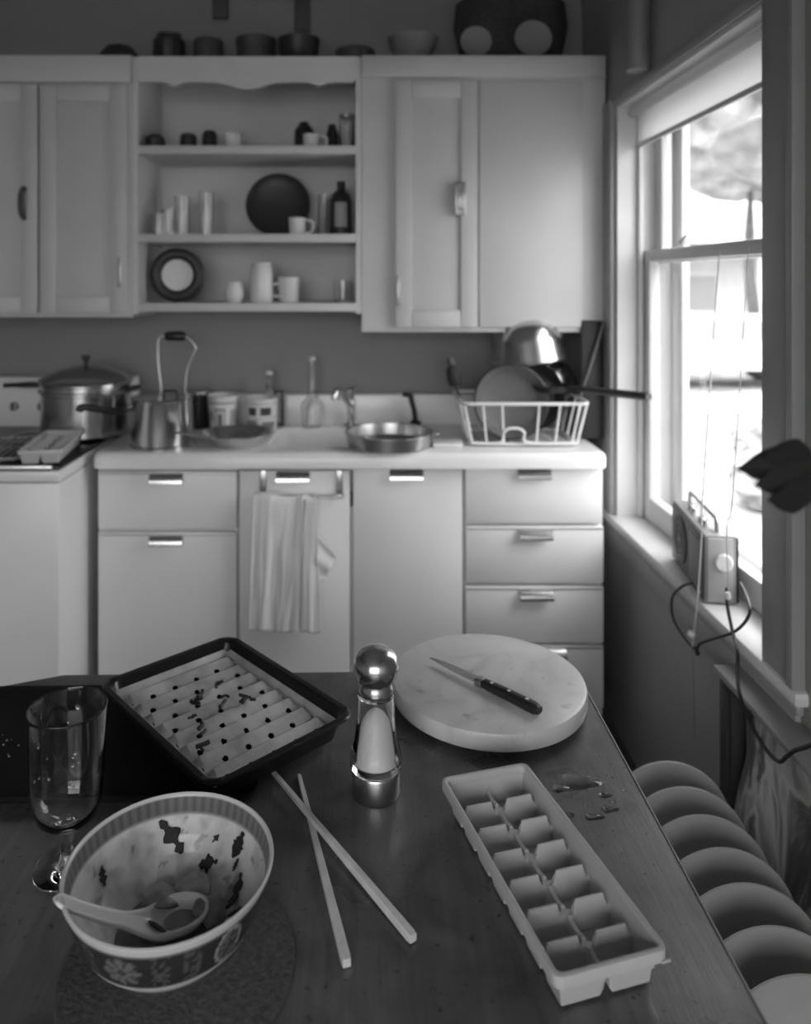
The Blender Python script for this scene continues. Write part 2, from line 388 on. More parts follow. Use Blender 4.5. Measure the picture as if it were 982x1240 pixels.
front(t, 'door', 289.5, 423.5, 570, ZB, 355, 571)
front(t, 'door', 427.5, 560, 568, ZB, 492, 568.5)
t = base('drawer_cabinet', 'white enamel base cabinet with four stacked drawers beside the window wall', 562, 731.5)
front(t, 'drawer', 563.5, 730, 566, 634, 646, 567)
front(t, 'drawer', 564, 731, 637.5, 706, 648, 640, True)
front(t, 'drawer', 564, 731, 710.5, 778.5, 649, 713, True)
front(t, 'drawer', 564, 731, 782, ZB, 665, 784, True)

# enamelled counter with basin and splashback
ZT = .915
cx0, cx1, cy0, cy1 = fx(114.5), fx(730.5)+.006, 2.265, 2.745
bx0, bx1, by0, by1 = -.30, .13, 2.36, 2.665
t = thing('sink_counter', 'white enamel sink top with rounded edge and drainboards', 'counter', (0, 0, 0))
def rr(x0, x1, y0, y1, r, n=6):
    out = []
    for ccx, ccy, a0 in ((x1-r, y1-r, 0), (x0+r, y1-r, PI/2), (x0+r, y0+r, PI), (x1-r, y0+r, 1.5*PI)):
        for k in range(n+1): a = a0+PI/2*k/n; out.append((ccx+r*math.cos(a), ccy+r*math.sin(a)))
    return out
m = MB(); rings = []
lev = [(0., -.046), (0., -.018), (.003, -.008), (.009, -.002), (.018, 0.)]
for ins, dz in lev: rings.append([(x, y, ZT+dz) for x, y in rr(cx0+ins, cx1-ins, cy0+ins, cy1, .035-ins*.5)])
rings.append([(x, y, ZT) for x, y in rr(bx0-.006, bx1+.006, by0-.006, by1+.006, .05)])
rings.append([(x, y, ZT-.006) for x, y in rr(bx0, bx1, by0, by1, .045)])
n = len(rings[0]); V = [p for q in rings for p in q]; Fc = []
for i in range(len(rings)-1):
    for k in range(n): Fc.append([i*n+k, i*n+(k+1) % n, (i+1)*n+(k+1) % n, (i+1)*n+k])
m.add(V, Fc).build('drainboard', 'enamel_counter', t)
m = MB(); rings = [[(x, y, z) for x, y in rr(bx0+i, bx1-i, by0+i, by1-i, .045)] for i, z in ((0, ZT-.006), (.004, ZT-.10), (.012, ZT-.145), (.03, ZT-.155))]
n = len(rings[0]); V = [p for q in rings for p in q]; Fc = [[i*n+k, i*n+(k+1) % n, (i+1)*n+(k+1) % n, (i+1)*n+k] for i in range(3) for k in range(n)]+[[3*n+k for k in range(n)]]
m.add(V, Fc).build('basin', 'enamel_counter', t)
MB().lathe([(.0, .001), (.03, .001), (.036, .003), (.038, 0)], 24, ((bx0+bx1)/2, (by0+by1)/2, ZT-.155)).build('drain', 'chrome', t)
MB().box(cx0+.004, cx1-.004, cy1-.005, BACK-.002, ZT-.04, 1.02, .008).build('splashback', 'enamel_counter', t)

# faucet
f = thing('faucet', 'chrome swivel tap at the back of the sink', 'tap', (0, 0, 0)); p = at(425, 512, 2.70); p.z = ZT
f.location = (p.x, 2.70, ZT)
MB().lathe([(.0, 0), (.035, 0), (.036, .006), (.03, .012), (.014, .016), (.013, .06), (.015, .075), (.012, .09), (0, .092)], 24).build('base', 'chrome', f)
MB().tube([(0, 0, .05), (-.008, -.03, .085), (-.03, -.07, .125), (-.045, -.10, .14), (-.052, -.115, .13), (-.053, -.117, .112)], .0115, 10, smooth=5).build('spout', 'chrome', f)
h = MB().lathe([(0, .09), (.011, .09), (.012, .105), (.017, .118), (.018, .128), (.010, .136), (0, .138)], 16).build('handle', 'chrome', f)
MB().tube([(0, .0, .126), (.02, -.01, .132), (.03, -.012, .131)], .004, 8).build('lever', 'chrome', h)

# towel bar with towel on the left sink door
tb = thing('towel_bar', 'steel towel bar hooked over the left sink door', 'towel bar', (0, 0, 0))
TBY = D-.028
for x in (318.5, 411.5):
    b_ = MB().box(fx(x)-.0095, fx(x)+.0095, D-.005, D-.002, fz(597), fz(569.5), .001)
    b_.box(fx(x)-.0095, fx(x)+.0095, TBY-.004, D-.003, fz(600), fz(596.5), .001)
    b_.build('bracket', 'brushed', tb)
MB().tube([(fx(313), TBY, fz(598)), (fx(417), TBY, fz(598))], .0045, 10).build('bar', 'brushed', tb)
tw = thing('dish_towel', 'white cotton dish towel hanging from the bar on the sink door', 'towel', (fx(345), TBY, fz(598)))
zt0 = fz(598)
def sheet(x0t, x1t, x0b, x1b, zb, yoff, amp, nf, ph=0., ztop=.007):
    def fn(u, v):
        z = ztop-(ztop-zb)*v
        x = (x0t+(x1t-x0t)*u)*(1-v)+(x0b+(x1b-x0b)*u)*v
        fold = amp*(.2+.8*min(1, v*2.0))*2.2*noise.fractal(Vector((u*nf*1.5+.35*v*math.sin(ph+2*u), v*.9+ph, ph*3)), 1., 2., 3)
        y = yoff-.004+fold+.006*v+noise.noise(Vector((x*14, z*9, ph)))*.004
        if v < .04: y += .004*(1-v/.04)
        return (x, y, z+.004*math.sin(u*7))
    return fn
o = MB().grid(sheet(fx(309)-fx(345), fx(372)-fx(345), fx(303)-fx(345), fx(366)-fx(345), fz(758)-zt0, -.009, .0045, 3), 60, 60).build('front_fold', 'cloth', tw, smooth=80)
mod_solid(o, .0025, 0)
o = MB().grid(sheet(fx(366)-fx(345), fx(384)-fx(345), fx(366)-fx(345), fx(390)-fx(345), fz(759)-zt0, -.013, .0022, 1.5, 1.2), 24, 60).build('side_fold', 'cloth', tw, smooth=80)
mod_solid(o, .0025, 0)
o = MB().grid(sheet(fx(309)-fx(345), fx(384)-fx(345), fx(312)-fx(345), fx(384)-fx(345), fz(690)-zt0, .014, .002, 3, .4), 40, 40).build('back_fold', 'cloth', tw, smooth=80)
mod_solid(o, .0025, 0)
def flap(u, v):
    a = Vector((fx(383)-fx(345), .0, fz(640)-zt0)); b = Vector((fx(384)-fx(345), 0, fz(698)-zt0)); c_ = Vector((fx(408)-fx(345), 0, fz(668)-zt0)); d_ = Vector((fx(393)-fx(345), 0, fz(697)-zt0))
    p = (a*(1-u)+c_*u)*(1-v)+(b*(1-u)+d_*u)*v
    return (p.x, -.012+.004*math.sin(v*9)+.006*u, p.z)
mod_solid(MB().grid(flap, 12, 16).build('corner_flap', 'cloth', tw, smooth=80), .0025, 0)
MB().tube([(fx(371)-fx(345), -.0175, -.005), (fx(367)-fx(345), -.019, fz(680)-zt0), (fx(364)-fx(345), -.0165, fz(752)-zt0)], .0016, 6, smooth=10).build('stripe', 'cloth_stripe', tw)

# ------------------------------------------------------------------ stove
SX, SY = -.842, 2.094
t = thing('stove', 'white enamel stove with dark top and control knobs left of the sink', 'stove', (SX, SY, 0))
MB().box(-.76, 0, 0, .68, .08, .872, .006).build('body', 'enamel', t)
MB().box(-.76, .0, .0, .68, .8745, .905, .005).build('top_band', 'enamel', t)
MB().box(-.755, -.005, .012, .60, .9055, .914, .003).build('cooktop', 'black_enamel', t)
MB().box(-.76, -.02, -.004, .012, .906, .921, .004).build('front_trim', 'brushed', t)
MB().box(-.76, .018, .62, .695, .9056, 1.085, .01).build('backguard', 'enamel', t)
MB().box(-.70, -.22, .612, .6205, .955, 1.05, .003).build('control_panel', 'enamel', t)
for x in (17, 50, -30):
    p = at(x, 492, 2.70)
    k_ = MB().lathe([(.016, 0), (.016, -.008), (.012, -.016), (0, -.017)], 20, (p.x-SX, .6118, p.z), 'y').build('knob', 'pale_grey', t)
    MB().box(p.x-SX-.003, p.x-SX+.003, .588, .5955, p.z-.013, p.z+.013, .001).build('grip', 'black_plastic', k_)
for bx, by in ((-.24, .42), (-.24, .16), (-.56, .42), (-.56, .16)):
    bb = MB().lathe([(.085, .9145), (.10, .9145), (.10, .917), (.085, .916)], 28, (bx, by, 0), close=True).build('burner', 'dull_metal', t)
MB().box(-.74, -.02, .02, .6, 0, .078).build('plinth', 'black_plastic', t)

# big stock pot with lid on the stove
SP = Vector((-.938, 2.555, .9175)); R = .143
t = thing('stock_pot', 'large polished steel pot with domed lid on the stove', 'pot', SP)
MB().lathe([(0, 0), (R-.01, 0), (R, .008), (R, .165), (R+.004, .169), (R+.004, .174), (R-.003, .174), (R-.003, .01), (0, .006)], 56).build('body', 'steel', t)
MB().lathe([(R+.0005, .138), (R+.007, .142), (R+.007, .150), (R+.0005, .154)], 56, close=True).build('band', 'steel', t)
l = MB().lathe([(R+.006, .1745), (R+.008, .178), (R+.004, .186), (R-.02, .200), (R-.06, .216), (.04, .226), (0, .228)], 56).build('lid', 'steel', t)
MB().lathe([(0, .228), (.007, .228), (.007, .240), (.015, .256), (.014, .262), (0, .264)], 16).build('lid_knob', 'black_plastic', l)
MB().tube([(-R+.0, -.01, .162), (-R-.03, -.02, .166), (-R-.12, -.03, .165)], [.008, .010, .008], 10, smooth=4).build('long_handle', 'black_plastic', t)
MB().tube([(R+.001, -.03, .15), (R+.03, -.03, .153), (R+.03, .03, .153), (R+.001, .03, .15)], .007, 8, smooth=4).build('side_handle', 'black_plastic', t)

# ------------------------------------------------------------------ kitchen table
TZ = .75
tl = thing('kitchen_table', 'dark worn wooden table in the foreground', 'table', (0, .8, 0))
poly = [(-.80, -.42), (.3676, -.42), (.3676, .532), (-.52, .513), (-.80, .40)]
m = MB(); bm = bmesh.new(); vv = [bm.verts.new((x, y, z)) for z in (TZ-.024, TZ) for x, y in poly]
n = 5; bm.faces.new(vv[:n][::-1]); bm.faces.new(vv[n:])
for k in range(n): bm.faces.new([vv[k], vv[(k+1) % n], vv[n+(k+1) % n], vv[n+k]])
bmesh.ops.bevel(bm, geom=bm.edges[:], offset=.003, segments=2, affect='EDGES'); bm.verts.index_update()
m.add([v.co.copy() for v in bm.verts], [[v.index for v in f.verts] for f in bm.faces]); bm.free()
m.build('top', 'table_wood', tl)
MB().box(.368, .3702, -.42, .53, TZ-.022, TZ-.001, .0008).build('edge_strip', 'pale_grey', tl)
for y0, y1, x0, x1 in ((.40, .42, -.55, .28), (-.36, -.34, -.60, .28), (-.34, .40, .26, .28), (-.34, .36, -.62, -.60)):
    MB().box(x0, x1, y0, y1, TZ-.11, TZ-.0245, .002).build('apron', 'wood_mid', tl)
for x, y in ((.27, .40), (.27, -.35), (-.55, .36), (-.60, -.35)):
    MB().loft([(.018, .018, .004, 0), (.026, .026, .005, TZ-.11), (.026, .026, .005, TZ-.0247)]).build('leg', 'wood_mid', tl, (x, y, 0))

# dark baking sheet under the broiler pan
bs = thing('baking_sheet', 'large black baking sheet lying flat under the broiler pan', 'baking sheet', (-.415, 1.112, TZ+.0005), .02)
MB().loft([(.245, .118, .025, .0), (.258, .128, .03, .012), (.268, .138, .034, .0125), (.268, .138, .034, .0105), (.262, .132, .031, .010), (.25, .121, .027, .0015), (.24, .115, .02, .002)][::-1] and
          [(.24, .115, .02, .0), (.246, .120, .025, .0), (.258, .131, .03, .0105), (.27, .142, .034, .0105), (.27, .142, .034, .0125), (.257, .130, .03, .0125), (.245, .118, .025, .002), (.24, .115, .02, .002)]).build('body', 'black_steel', bs)
cr = MB()
for k in range(60):
    x = random.gauss(-.17, .04); y = random.gauss(-.02, .05)
    if abs(x) > .23 or abs(y) > .105: continue
    r = random.uniform(.0008, .0022); cr.lathe([(0, 0), (r, r*.2), (r*.7, r), (0, r*1.2)], 5, (x, y, .0021))
for (x, y) in ((-.235, -.04), (-.23, -.045), (-.222, -.043)): cr.lathe([(0, 0), (.004, .001), (.003, .004), (0, .005)], 6, (x, y, .0021))
tag(cr.build('crumbs', 'mid_grey', bs), kind='stuff')

# broiler pan with slotted insert
RW, RL = .122, .168
bpn = thing('broiler_pan', 'black broiler pan with slotted ridged steel insert tilted across the table corner', 'broiler pan', (-.216, 1.150, TZ+.0135), math.radians(42.5))
MB().loft([(RW-.022, RL-.022, .02, 0), (RW-.016, RL-.016, .022, .002), (RW-.009, RL-.009, .024, .030), (RW, RL, .026, .031), (RW+.002, RL+.002, .027, .034), (RW, RL, .026, .036), (RW-.008, RL-.008, .022, .036), (RW-.012, RL-.012, .022, .032), (RW-.0175, RL-.0175, .02, .0035), (RW-.022, RL-.022, .02, .002)]).build('pan', 'black_enamel', bpn)
IW, IL, NR = RW-.0165, RL-.0165, 8
NU, NV = 116, 190
def ins(u, v):
    x = (u*2-1)*IW; y = (v*2-1)*IL
    e = min(1, max(0, (IW-abs(x)-.006)/.012)); e2 = min(1, max(0, (IL-abs(y)-.012)/.012))
    ph = ((y+IL-.012)/(2*IL-.024)*NR) % 1.
    prof = ph/.62 if ph < .62 else (1-ph)/.38
    rim = .012*(1-min(1, (IW-abs(x))/.008))
    rim2 = .012*(1-min(1, (IL-abs(y))/.008))
    return (x, y, .014+(prof*.010-.002)*e*e2+max(rim, rim2)*.7)
def keep(i, j):
    x = ((i+.5)/NU*2-1)*IW; y = ((j+.5)/NV*2-1)*IL; per = (2*IL-.024)/NR; q = (y+IL-.012)/per; row = math.floor(q)
    if not 0 <= row < NR or abs(x) > IW-.012: return True
    yc = (row+.13)*per-IL+.012; off = .019*(row % 2); xc = round((x-off)/.038)*.038+off
    return ((x-xc)/.0046)**2+((y-yc)/.0040)**2 > 1
o = MB().grid(ins, NU, NV, keep).build('slotted_insert', 'dirty_steel', bpn, smooth=0); mod_solid(o, .0008, -1)
sc = MB()
for (x, y, s) in ((-.03, .03, 1.3), (-.02, .035, 1), (.0, .0, 1.2), (.012, .012, .9), (-.055, -.03, 1.2), (-.06, -.045, 1), (-.075, -.07, 1.3), (-.08, -.078, .9), (-.05, .0, .8), (.03, -.012, 1.4), (.035, -.005, 1.1), (.04, -.02, .9), (-.012, .045, 1.2), (.02, .05, .8), (.03, .055, .9)):
    ang = random.random()*6
    pts = [(x+.014*s*(k/3-.5)*math.cos(ang)+random.gauss(0, .0012), y+.014*s*(k/3-.5)*math.sin(ang)+random.gauss(0, .0012), .026+random.random()*.002) for k in range(4)]
    sc.tube(pts, .0023*s, 6, smooth=3)
tag(sc.build('burnt_scraps', 'food_dark', bpn), kind='stuff')

# cork mat and soup bowl
BX, BY = -.196, .764
cm = MB().lathe([(0, 0), (.112, 0), (.115, .002), (.114, .005), (.110, .006), (0, .006)], 64).build('cork_mat', 'cork', None, (-.184, .752, TZ+.0003))
tag(cm, 'round speckled cork mat under the soup bowl', 'mat')
bw = thing('soup_bowl', 'porcelain soup bowl with dark floral band holding food remains', 'bowl', (BX, BY, TZ+.0065))
prof = [(.030, .006), (.034, .0), (.042, .0), (.043, .004), (.044, .013), (.058, .017), (.072, .025), (.083, .037), (.091, .052), (.097, .069), (.1015, .086), (.1035, .0885), (.1035, .0905), (.1015, .0915), (.0995, .0895), (.0945, .070), (.088, .052), (.079, .037), (.067, .025), (.050, .018), (.025, .0145), (.004, .014)]
P2 = []
for i in range(len(prof)-1):
    a, b_ = Vector(prof[i]), Vector(prof[i+1]); nn = max(1, int((b_-a).length/.0022))
    P2 += [tuple(a.lerp(b_, k/nn)) for k in range(nn)]
P2.append(prof[-1]); SEG = 260
mid = next(i for i, q in enumerate(P2) if q[1] > .0912)
bm_ = MB().lathe(P2, SEG)
bo = bm_.build('body', 'bowl_print', bw, smooth=60)
at_ = bo.data.color_attributes.new('print', 'FLOAT_COLOR', 'POINT')
def smoothn(x, y, z, s): return noise.fractal(Vector((x*s, y*s, z*s)), 1., 2., 4)
for i, v in enumerate(bo.data.vertices):
    ring = min(i//SEG, len(P2)-1); x, y, z = v.co; r = math.hypot(x, y); a = math.atan2(y, x)
    if ring <= mid:                                   # outside
        g = .62
        if .040 < z < .083:
            g = .032
            s = a*.09; per = 2*PI*.09/6; cell = (s+10*per+.2*per) % per; u = cell-per/2; wv = z-.0615
            q = math.hypot(u, wv); ph = math.atan2(wv, u)
            k6 = int((s+10*per+.2*per)//per) % 2
            if k6 == 0:
                if q < .017*(.62+.38*abs(math.cos(4*ph))): g = .15 if q > .004 else .06
                if q < .017 and abs(math.sin(4*ph)) > .93 and q > .006: g = .045
            else:
                e = math.hypot(u/.013, wv/.019)
                if .86 < e < 1.: g = .4
                elif e < .82: g = .06+.10*(noise.noise(Vector((u*300, wv*300, 1))) > .1)
            if abs(abs(u)-per*.36) < .0075 and abs(wv) < .021 and noise.noise(Vector((u*260, wv*170, 5))) > .02: g = .085
            if z > .0805 or z < .0425: g = .16
        g *= 1.
    else:
        g = .74
        if z > .0725: g = .15+.035*math.sin(a*60); 
        if z > .0885: g = .62
        if .071 < z < .0725: g = .3
        nz = smoothn(x, y, z, 28)
        if z < .0715: g = .74-.30*max(0, nz)-.25*max(0, smoothn(x+3, y, z, 60))
        if z < .045 and x > -.03: g -= .22*max(0, min(1, (.045-z)/.02))*(.6+.8*max(0, nz+.2))
        if z < .068 and smoothn(x, y+2, z, 75) > .62: g *= .55
    at_.data[i].color = (g, g, g, 1)
bd = MB()
MB().lathe([(0, .0200), (.052, .0200), (.054, .0193), (0, .0185)], 48).build('broth', 'broth', bw)
# soft food pieces and herbs
def wedge(loc, rot, s, name='vegetable_piece'):
    def fn(u, v):
        a = (u-.5)*2.2; r = (.010+.008*math.sin(v*PI))*s
        return (r*math.sin(a)*1.2, (v-.5)*.032*s, r*math.cos(a)*.7+noise.noise(Vector((u*3, v*3, s)))*.002)
    o = MB().grid(fn, 10, 10).build(name, 'food_mid', None, loc, smooth=60); o.rotation_euler = rot; mod_solid(o, .003, 0); return o
VG = 'vegetable pieces left in the bowl'
z0 = TZ+.0065
tag(wedge((BX-.016, BY+.026, z0+.024), (.2, .3, 1.9), 1.25), 'grey translucent vegetable slice in the bowl beyond the spoon', 'food', VG)
tag(wedge((BX+.014, BY+.036, z0+.028), (.35, -.2, .5), 1.0), 'folded vegetable scrap leaning on the far bowl wall', 'food', VG)
tag(wedge((BX+.036, BY+.012, z0+.025), (.1, -.3, 2.6), .9), 'small vegetable scrap at the right of the spoon', 'food', VG)
HG = 'dark herb leaves stuck inside the bowl'
def wall_pt(ang, z):                     # point on the inner wall of the bowl and its radius
    tab = [(.0145, .025), (.018, .050), (.025, .067), (.037, .079), (.052, .088), (.070, .0945)]
    r = next((r0+(r1-r0)*(z-za)/(zb-za) for (za, r0), (zb, r1) in zip(tab, tab[1:]) if za <= z <= zb), .09)
    return r
def herb(ang, z, s, label, rot=0.):
    def fn(u, v):
        du = (u-.5)*s; dv = (v-.5)*s*1.6
        wdt = 1-.75*abs(2*v-1)**1.2; wdt *= .6+.9*noise.noise(Vector((v*7, s*90, ang)))
        lx = du*wdt*math.cos(rot)-dv*math.sin(rot); lz = du*wdt*math.sin(rot)+dv*math.cos(rot)
        zz = z+lz*.85; r = wall_pt(ang, max(.0146, min(.0699, zz)))-.0016; a = ang+lx/.085
        return (r*math.cos(a), r*math.sin(a), zz)
    o = MB().grid(fn, 6, 12).build('herb_leaf', 'food_dark', None, (BX, BY, z0), smooth=60); mod_solid(o, .001, 0)
    return tag(o, label, 'herb leaf', HG)
herb(1.80, .054, .027, 'large dark torn herb leaf high on the far bowl wall', -.6)
herb(.86, .057, .018, 'dark herb leaf at the right inside the bowl rim', .2)
herb(.80, .042, .008, 'thin dark herb stem trailing below the right leaf', .1)
herb(2.75, .050, .012, 'small dark herb fleck at the left inside the bowl', .2)
herb(.55, .031, .018, 'dark herb clump low at the right of the bowl', -.7)
herb(1.25, .034, .015, 'dark herb bit above the vegetable slices', 1.3)
herb(.2, .028, .013, 'dark herb bit lowest at the right of the spoon', .9)
herb(1.22, .053, .007, 'tiny curled herb stem on the far bowl wall', .6)
# soup spoon
hs = Vector((-.292, .711, TZ+.1015)); tip = Vector((-.160, .777, TZ+.042))
ax = (tip-hs); L = Vector((ax.x, ax.y, 0)).length
sp = thing('soup_spoon', 'white ceramic soup spoon resting in the bowl', 'spoon', (hs.x, hs.y, hs.z), math.atan2(ax.y, ax.x))
def spoon(u, v):
    s = u; k = (v-.5)*2
    if s < .42: wd_ = .0095+.0015*s/.42; dp = .0018
    else:
        q = (s-.42)/.58; wd_ = .011+.0145*math.sin(min(1, q*1.45)*PI/2); dp = .0018+.0132*min(1, q*2.2)
        if q > .62: e = (q-.62)/.38; wd_ *= math.sqrt(max(0.0004, 1-e*e)); dp *= math.sqrt(max(.02, 1-e**2.5))
    if s < .06: wd_ *= math.sqrt(max(.01, 1-(1-s/.06)**2))
    drop = -.0; 
    zc = ax.z*(1-(1-min(1, s/.62))**1.35) if s < .62 else ax.z
    return (s*L, k*wd_, zc-dp*(1-k*k*k*k) + (.004 if s >= .62 else .004*s/.62))
o = MB().grid(spoon, 60, 16).build('body', 'white_ceramic', sp, smooth=80); mod_solid(o, .0036, -1)
MB().grid(lambda u, v: (L*(.70+.2*u), (v-.5)*.026*math.sin(PI*(.15+.7*u)), ax.z-.0045), 8, 6).build('broth', 'broth', sp)
o = MB().grid(lambda u, v: (L*(.60+.10*u), (.006-.012*u)+(v-.5)*.008*math.sin(PI*(.1+.8*u)), ax.z-.0055+.0065*(1-u)), 8, 5).build('herb_leaf', 'food_dark', sp); mod_solid(o, .001, 1)

# wine glass
g = thing('stem_glass', 'empty straight-sided stemmed drinking glass with water drops', 'glass', (-.345, .880, TZ+.0005))
gp = [(0, .0), (.034, .0), (.0375, .0012), (.0372, .0025), (.02, .0055), (.009, .010), (.0065, .018), (.006, .040), (.008, .048), (.012, .051),
      (.026, .056), (.034, .064), (.0385, .078), (.0405, .10), (.0425, .14), (.0440, .183), (.0446, .1848), (.0440, .1868), (.0428, .1868), (.0421, .1848),
      (.0408, .14), (.0388, .10), (.0367, .079), (.032, .067), (.024, .060), (.01, .0565), (0, .0560)]
MB().lathe(gp, 64).build('body', 'glass', g, smooth=60)
dr = MB()
for k in range(16):
    a = random.random()*2*PI; z = random.uniform(.085, .165); r = .0392+(z-.1)*.05
    q = random.uniform(.0012, .0026); p = Vector((r*math.cos(a), r*math.sin(a), z))
    dr.lathe([(0, -q*1.4), (q*.8, -q*.6), (q, .2*q), (q*.6, q), (0, q*1.3)], 8, p)
tag(dr.build('droplets', 'water', g), kind='stuff')

# chopsticks
def chopstick(a, b_, r0, r1, label):
    a, b_ = Vector(a), Vector(b_); L_ = (b_-a).length
    o = MB(); rings = []
    for s, r in ((0, r0*.8), (.01, r0), (.5, (r0+r1)/2), (.985, r1), (1, r1*.86)):
        rings.append([(x*r+0, L_*s, y*r) for x, y in [(1, .8), (.8, 1), (-.8, 1), (-1, .8), (-1, -.8), (-.8, -1), (.8, -1), (1, -.8)]])
    V = [p for q in rings for p in q]; Fc = [[i*8+k, i*8+(k+1) % 8, (i+1)*8+(k+1) % 8, (i+1)*8+k] for i in range(4) for k in range(8)]+[list(range(8)), [32+k for k in range(8)]]
    o = o.add(V, Fc).build('chopstick', 'bamboo', None, a)
    o.rotation_euler = (b_-a).to_track_quat('Y', 'Z').to_euler()
    return tag(o, label, 'chopstick', 'pair of chopsticks')
chopstick((-.0905, 1.040, TZ+.0032), (-.018, .751, TZ+.0052), .0026, .0048, 'lower pale square chopstick pointing toward the camera')
chopstick((-.126, 1.034, TZ+.0125), (.0495, .779, TZ+.0056), .0026, .0048, 'upper pale chopstick crossing over the other')

# salt mill
sm = thing('salt_mill', 'clear acrylic salt mill with round steel head', 'mill', (.0143, 1.01, TZ+.0005))
MB().lathe([(0, 0), (.0315, 0), (.032, .001), (.032, .031), (.031, .033), (0, .033)], 48).build('base', 'brushed', sm)
MB().lathe([(0, .0335), (.0315, .0335), (.0345, .038), (.0348, .048), (.033, .056), (.0285, .068), (.0255, .095), (.0245, .125), (.0245, .134), (0, .134), (0, .128), (.0210, .128), (.0220, .098), (.0245, .070), (.0275, .055), (.0278, .043), (0, .042)], 56, close=False).build('body', 'acrylic', sm, smooth=50)
MB().lathe([(0, .0435), (.0270, .0435), (.0262, .053), (.0232, .068), (.0210, .085), (.0185, .095), (.013, .104), (.006, .110), (0, .112)], 40).build('salt', 'salt', sm)
h = MB().lathe([(0, .1345), (.0235, .1345), (.024, .137), (.0215, .143), (.021, .147), (.0275, .154), (.0305, .163), (.0305, .172), (.027, .182), (.019, .189), (.008, .192), (0, .1925)], 48).build('head', 'steel', sm)

# marble board and knife
MBX, MBY = .199, 1.232
mb = thing('marble_board', 'round pale marble pastry board at the table corner', 'board', (MBX, MBY, TZ))
MB().lathe([(0, .008), (.148, .008), (.154, .011), (.156, .016), (.156, .031), (.154, .036), (.150, .038), (0, .038)], 96).build('slab', 'marble', mb)
for a in (.6, 2.4, 4.0, 5.4): MB().lathe([(0, 0), (.010, 0), (.011, .004), (.009, .008), (0, .008)], 16, (.105*math.cos(a), .105*math.sin(a), .0003)).build('foot', 'black_plastic', mb)
KZ = TZ+.0385
kt, kh = on(520, 800, KZ+.004), on(655, 858, KZ+.01)
d_ = kh-kt; KL = Vector((d_.x, d_.y)).length
kn = thing('paring_knife', 'small kitchen knife with black riveted handle on the marble board', 'knife', (kt.x, kt.y, KZ), math.atan2(d_.y, d_.x))
bl_ = [(0, .0, .0), ]
xs = [0, .01, .025, .05, .08, .100]; up_ = [.0, .0045, .0075, .0095, .0100, .0100]; lo_ = [.0, -.0015, -.004, -.007, -.0085, -.0085]
V = []; Fc = []
for x, a, b_ in zip(xs, up_, lo_):
    V += [(x, a, .0092), (x, a, .0076), (x, b_, .0085), ]
for i in range(len(xs)-1):
    for k in range(3): Fc.append([i*3+k, i*3+(k+1) % 3, (i+1)*3+(k+1) % 3, (i+1)*3+k])
Fc.append([0, 1, 2]); Fc.append([15, 16, 17])
MB().add(V, Fc).build('blade', 'knife_steel', kn, smooth=30)
MB().box(.098, .112, -.0085, .0095, .002, .0145, .003).build('bolster', 'knife_steel', kn)
hm = MB(); rings = []
for s, hw, hh, yo in ((.112, .0078, .0062, .0005), (.135, .0085, .007, 0), (.165, .0082, .0072, -.0005), (.195, .0095, .0075, -.002), (.208, .0095, .007, -.003), (KL, .007, .005, -.003)):
    rings.append([(s, yo+hw*math.copysign(abs(math.cos(a))**.6, math.cos(a)), .0082+hh*math.copysign(abs(math.sin(a))**.6, math.sin(a))) for a in [2*PI*k/16 for k in range(16)]])
V = [p for q in rings for p in q]; n = len(rings)
Fc = [[i*16+k, i*16+(k+1) % 16, (i+1)*16+(k+1) % 16, (i+1)*16+k] for i in range(n-1) for k in range(16)]+[list(range(16)), [(n-1)*16+k for k in range(16)]]
hd = hm.add(V, Fc).build('handle', 'black_plastic', kn, smooth=60)
for s in (.128, .160, .192): MB().lathe([(0, 0), (.003, 0), (.003, .0006), (0, .0008)], 12, (s, -.0008, .0151)).build('rivet', 'chrome', hd)

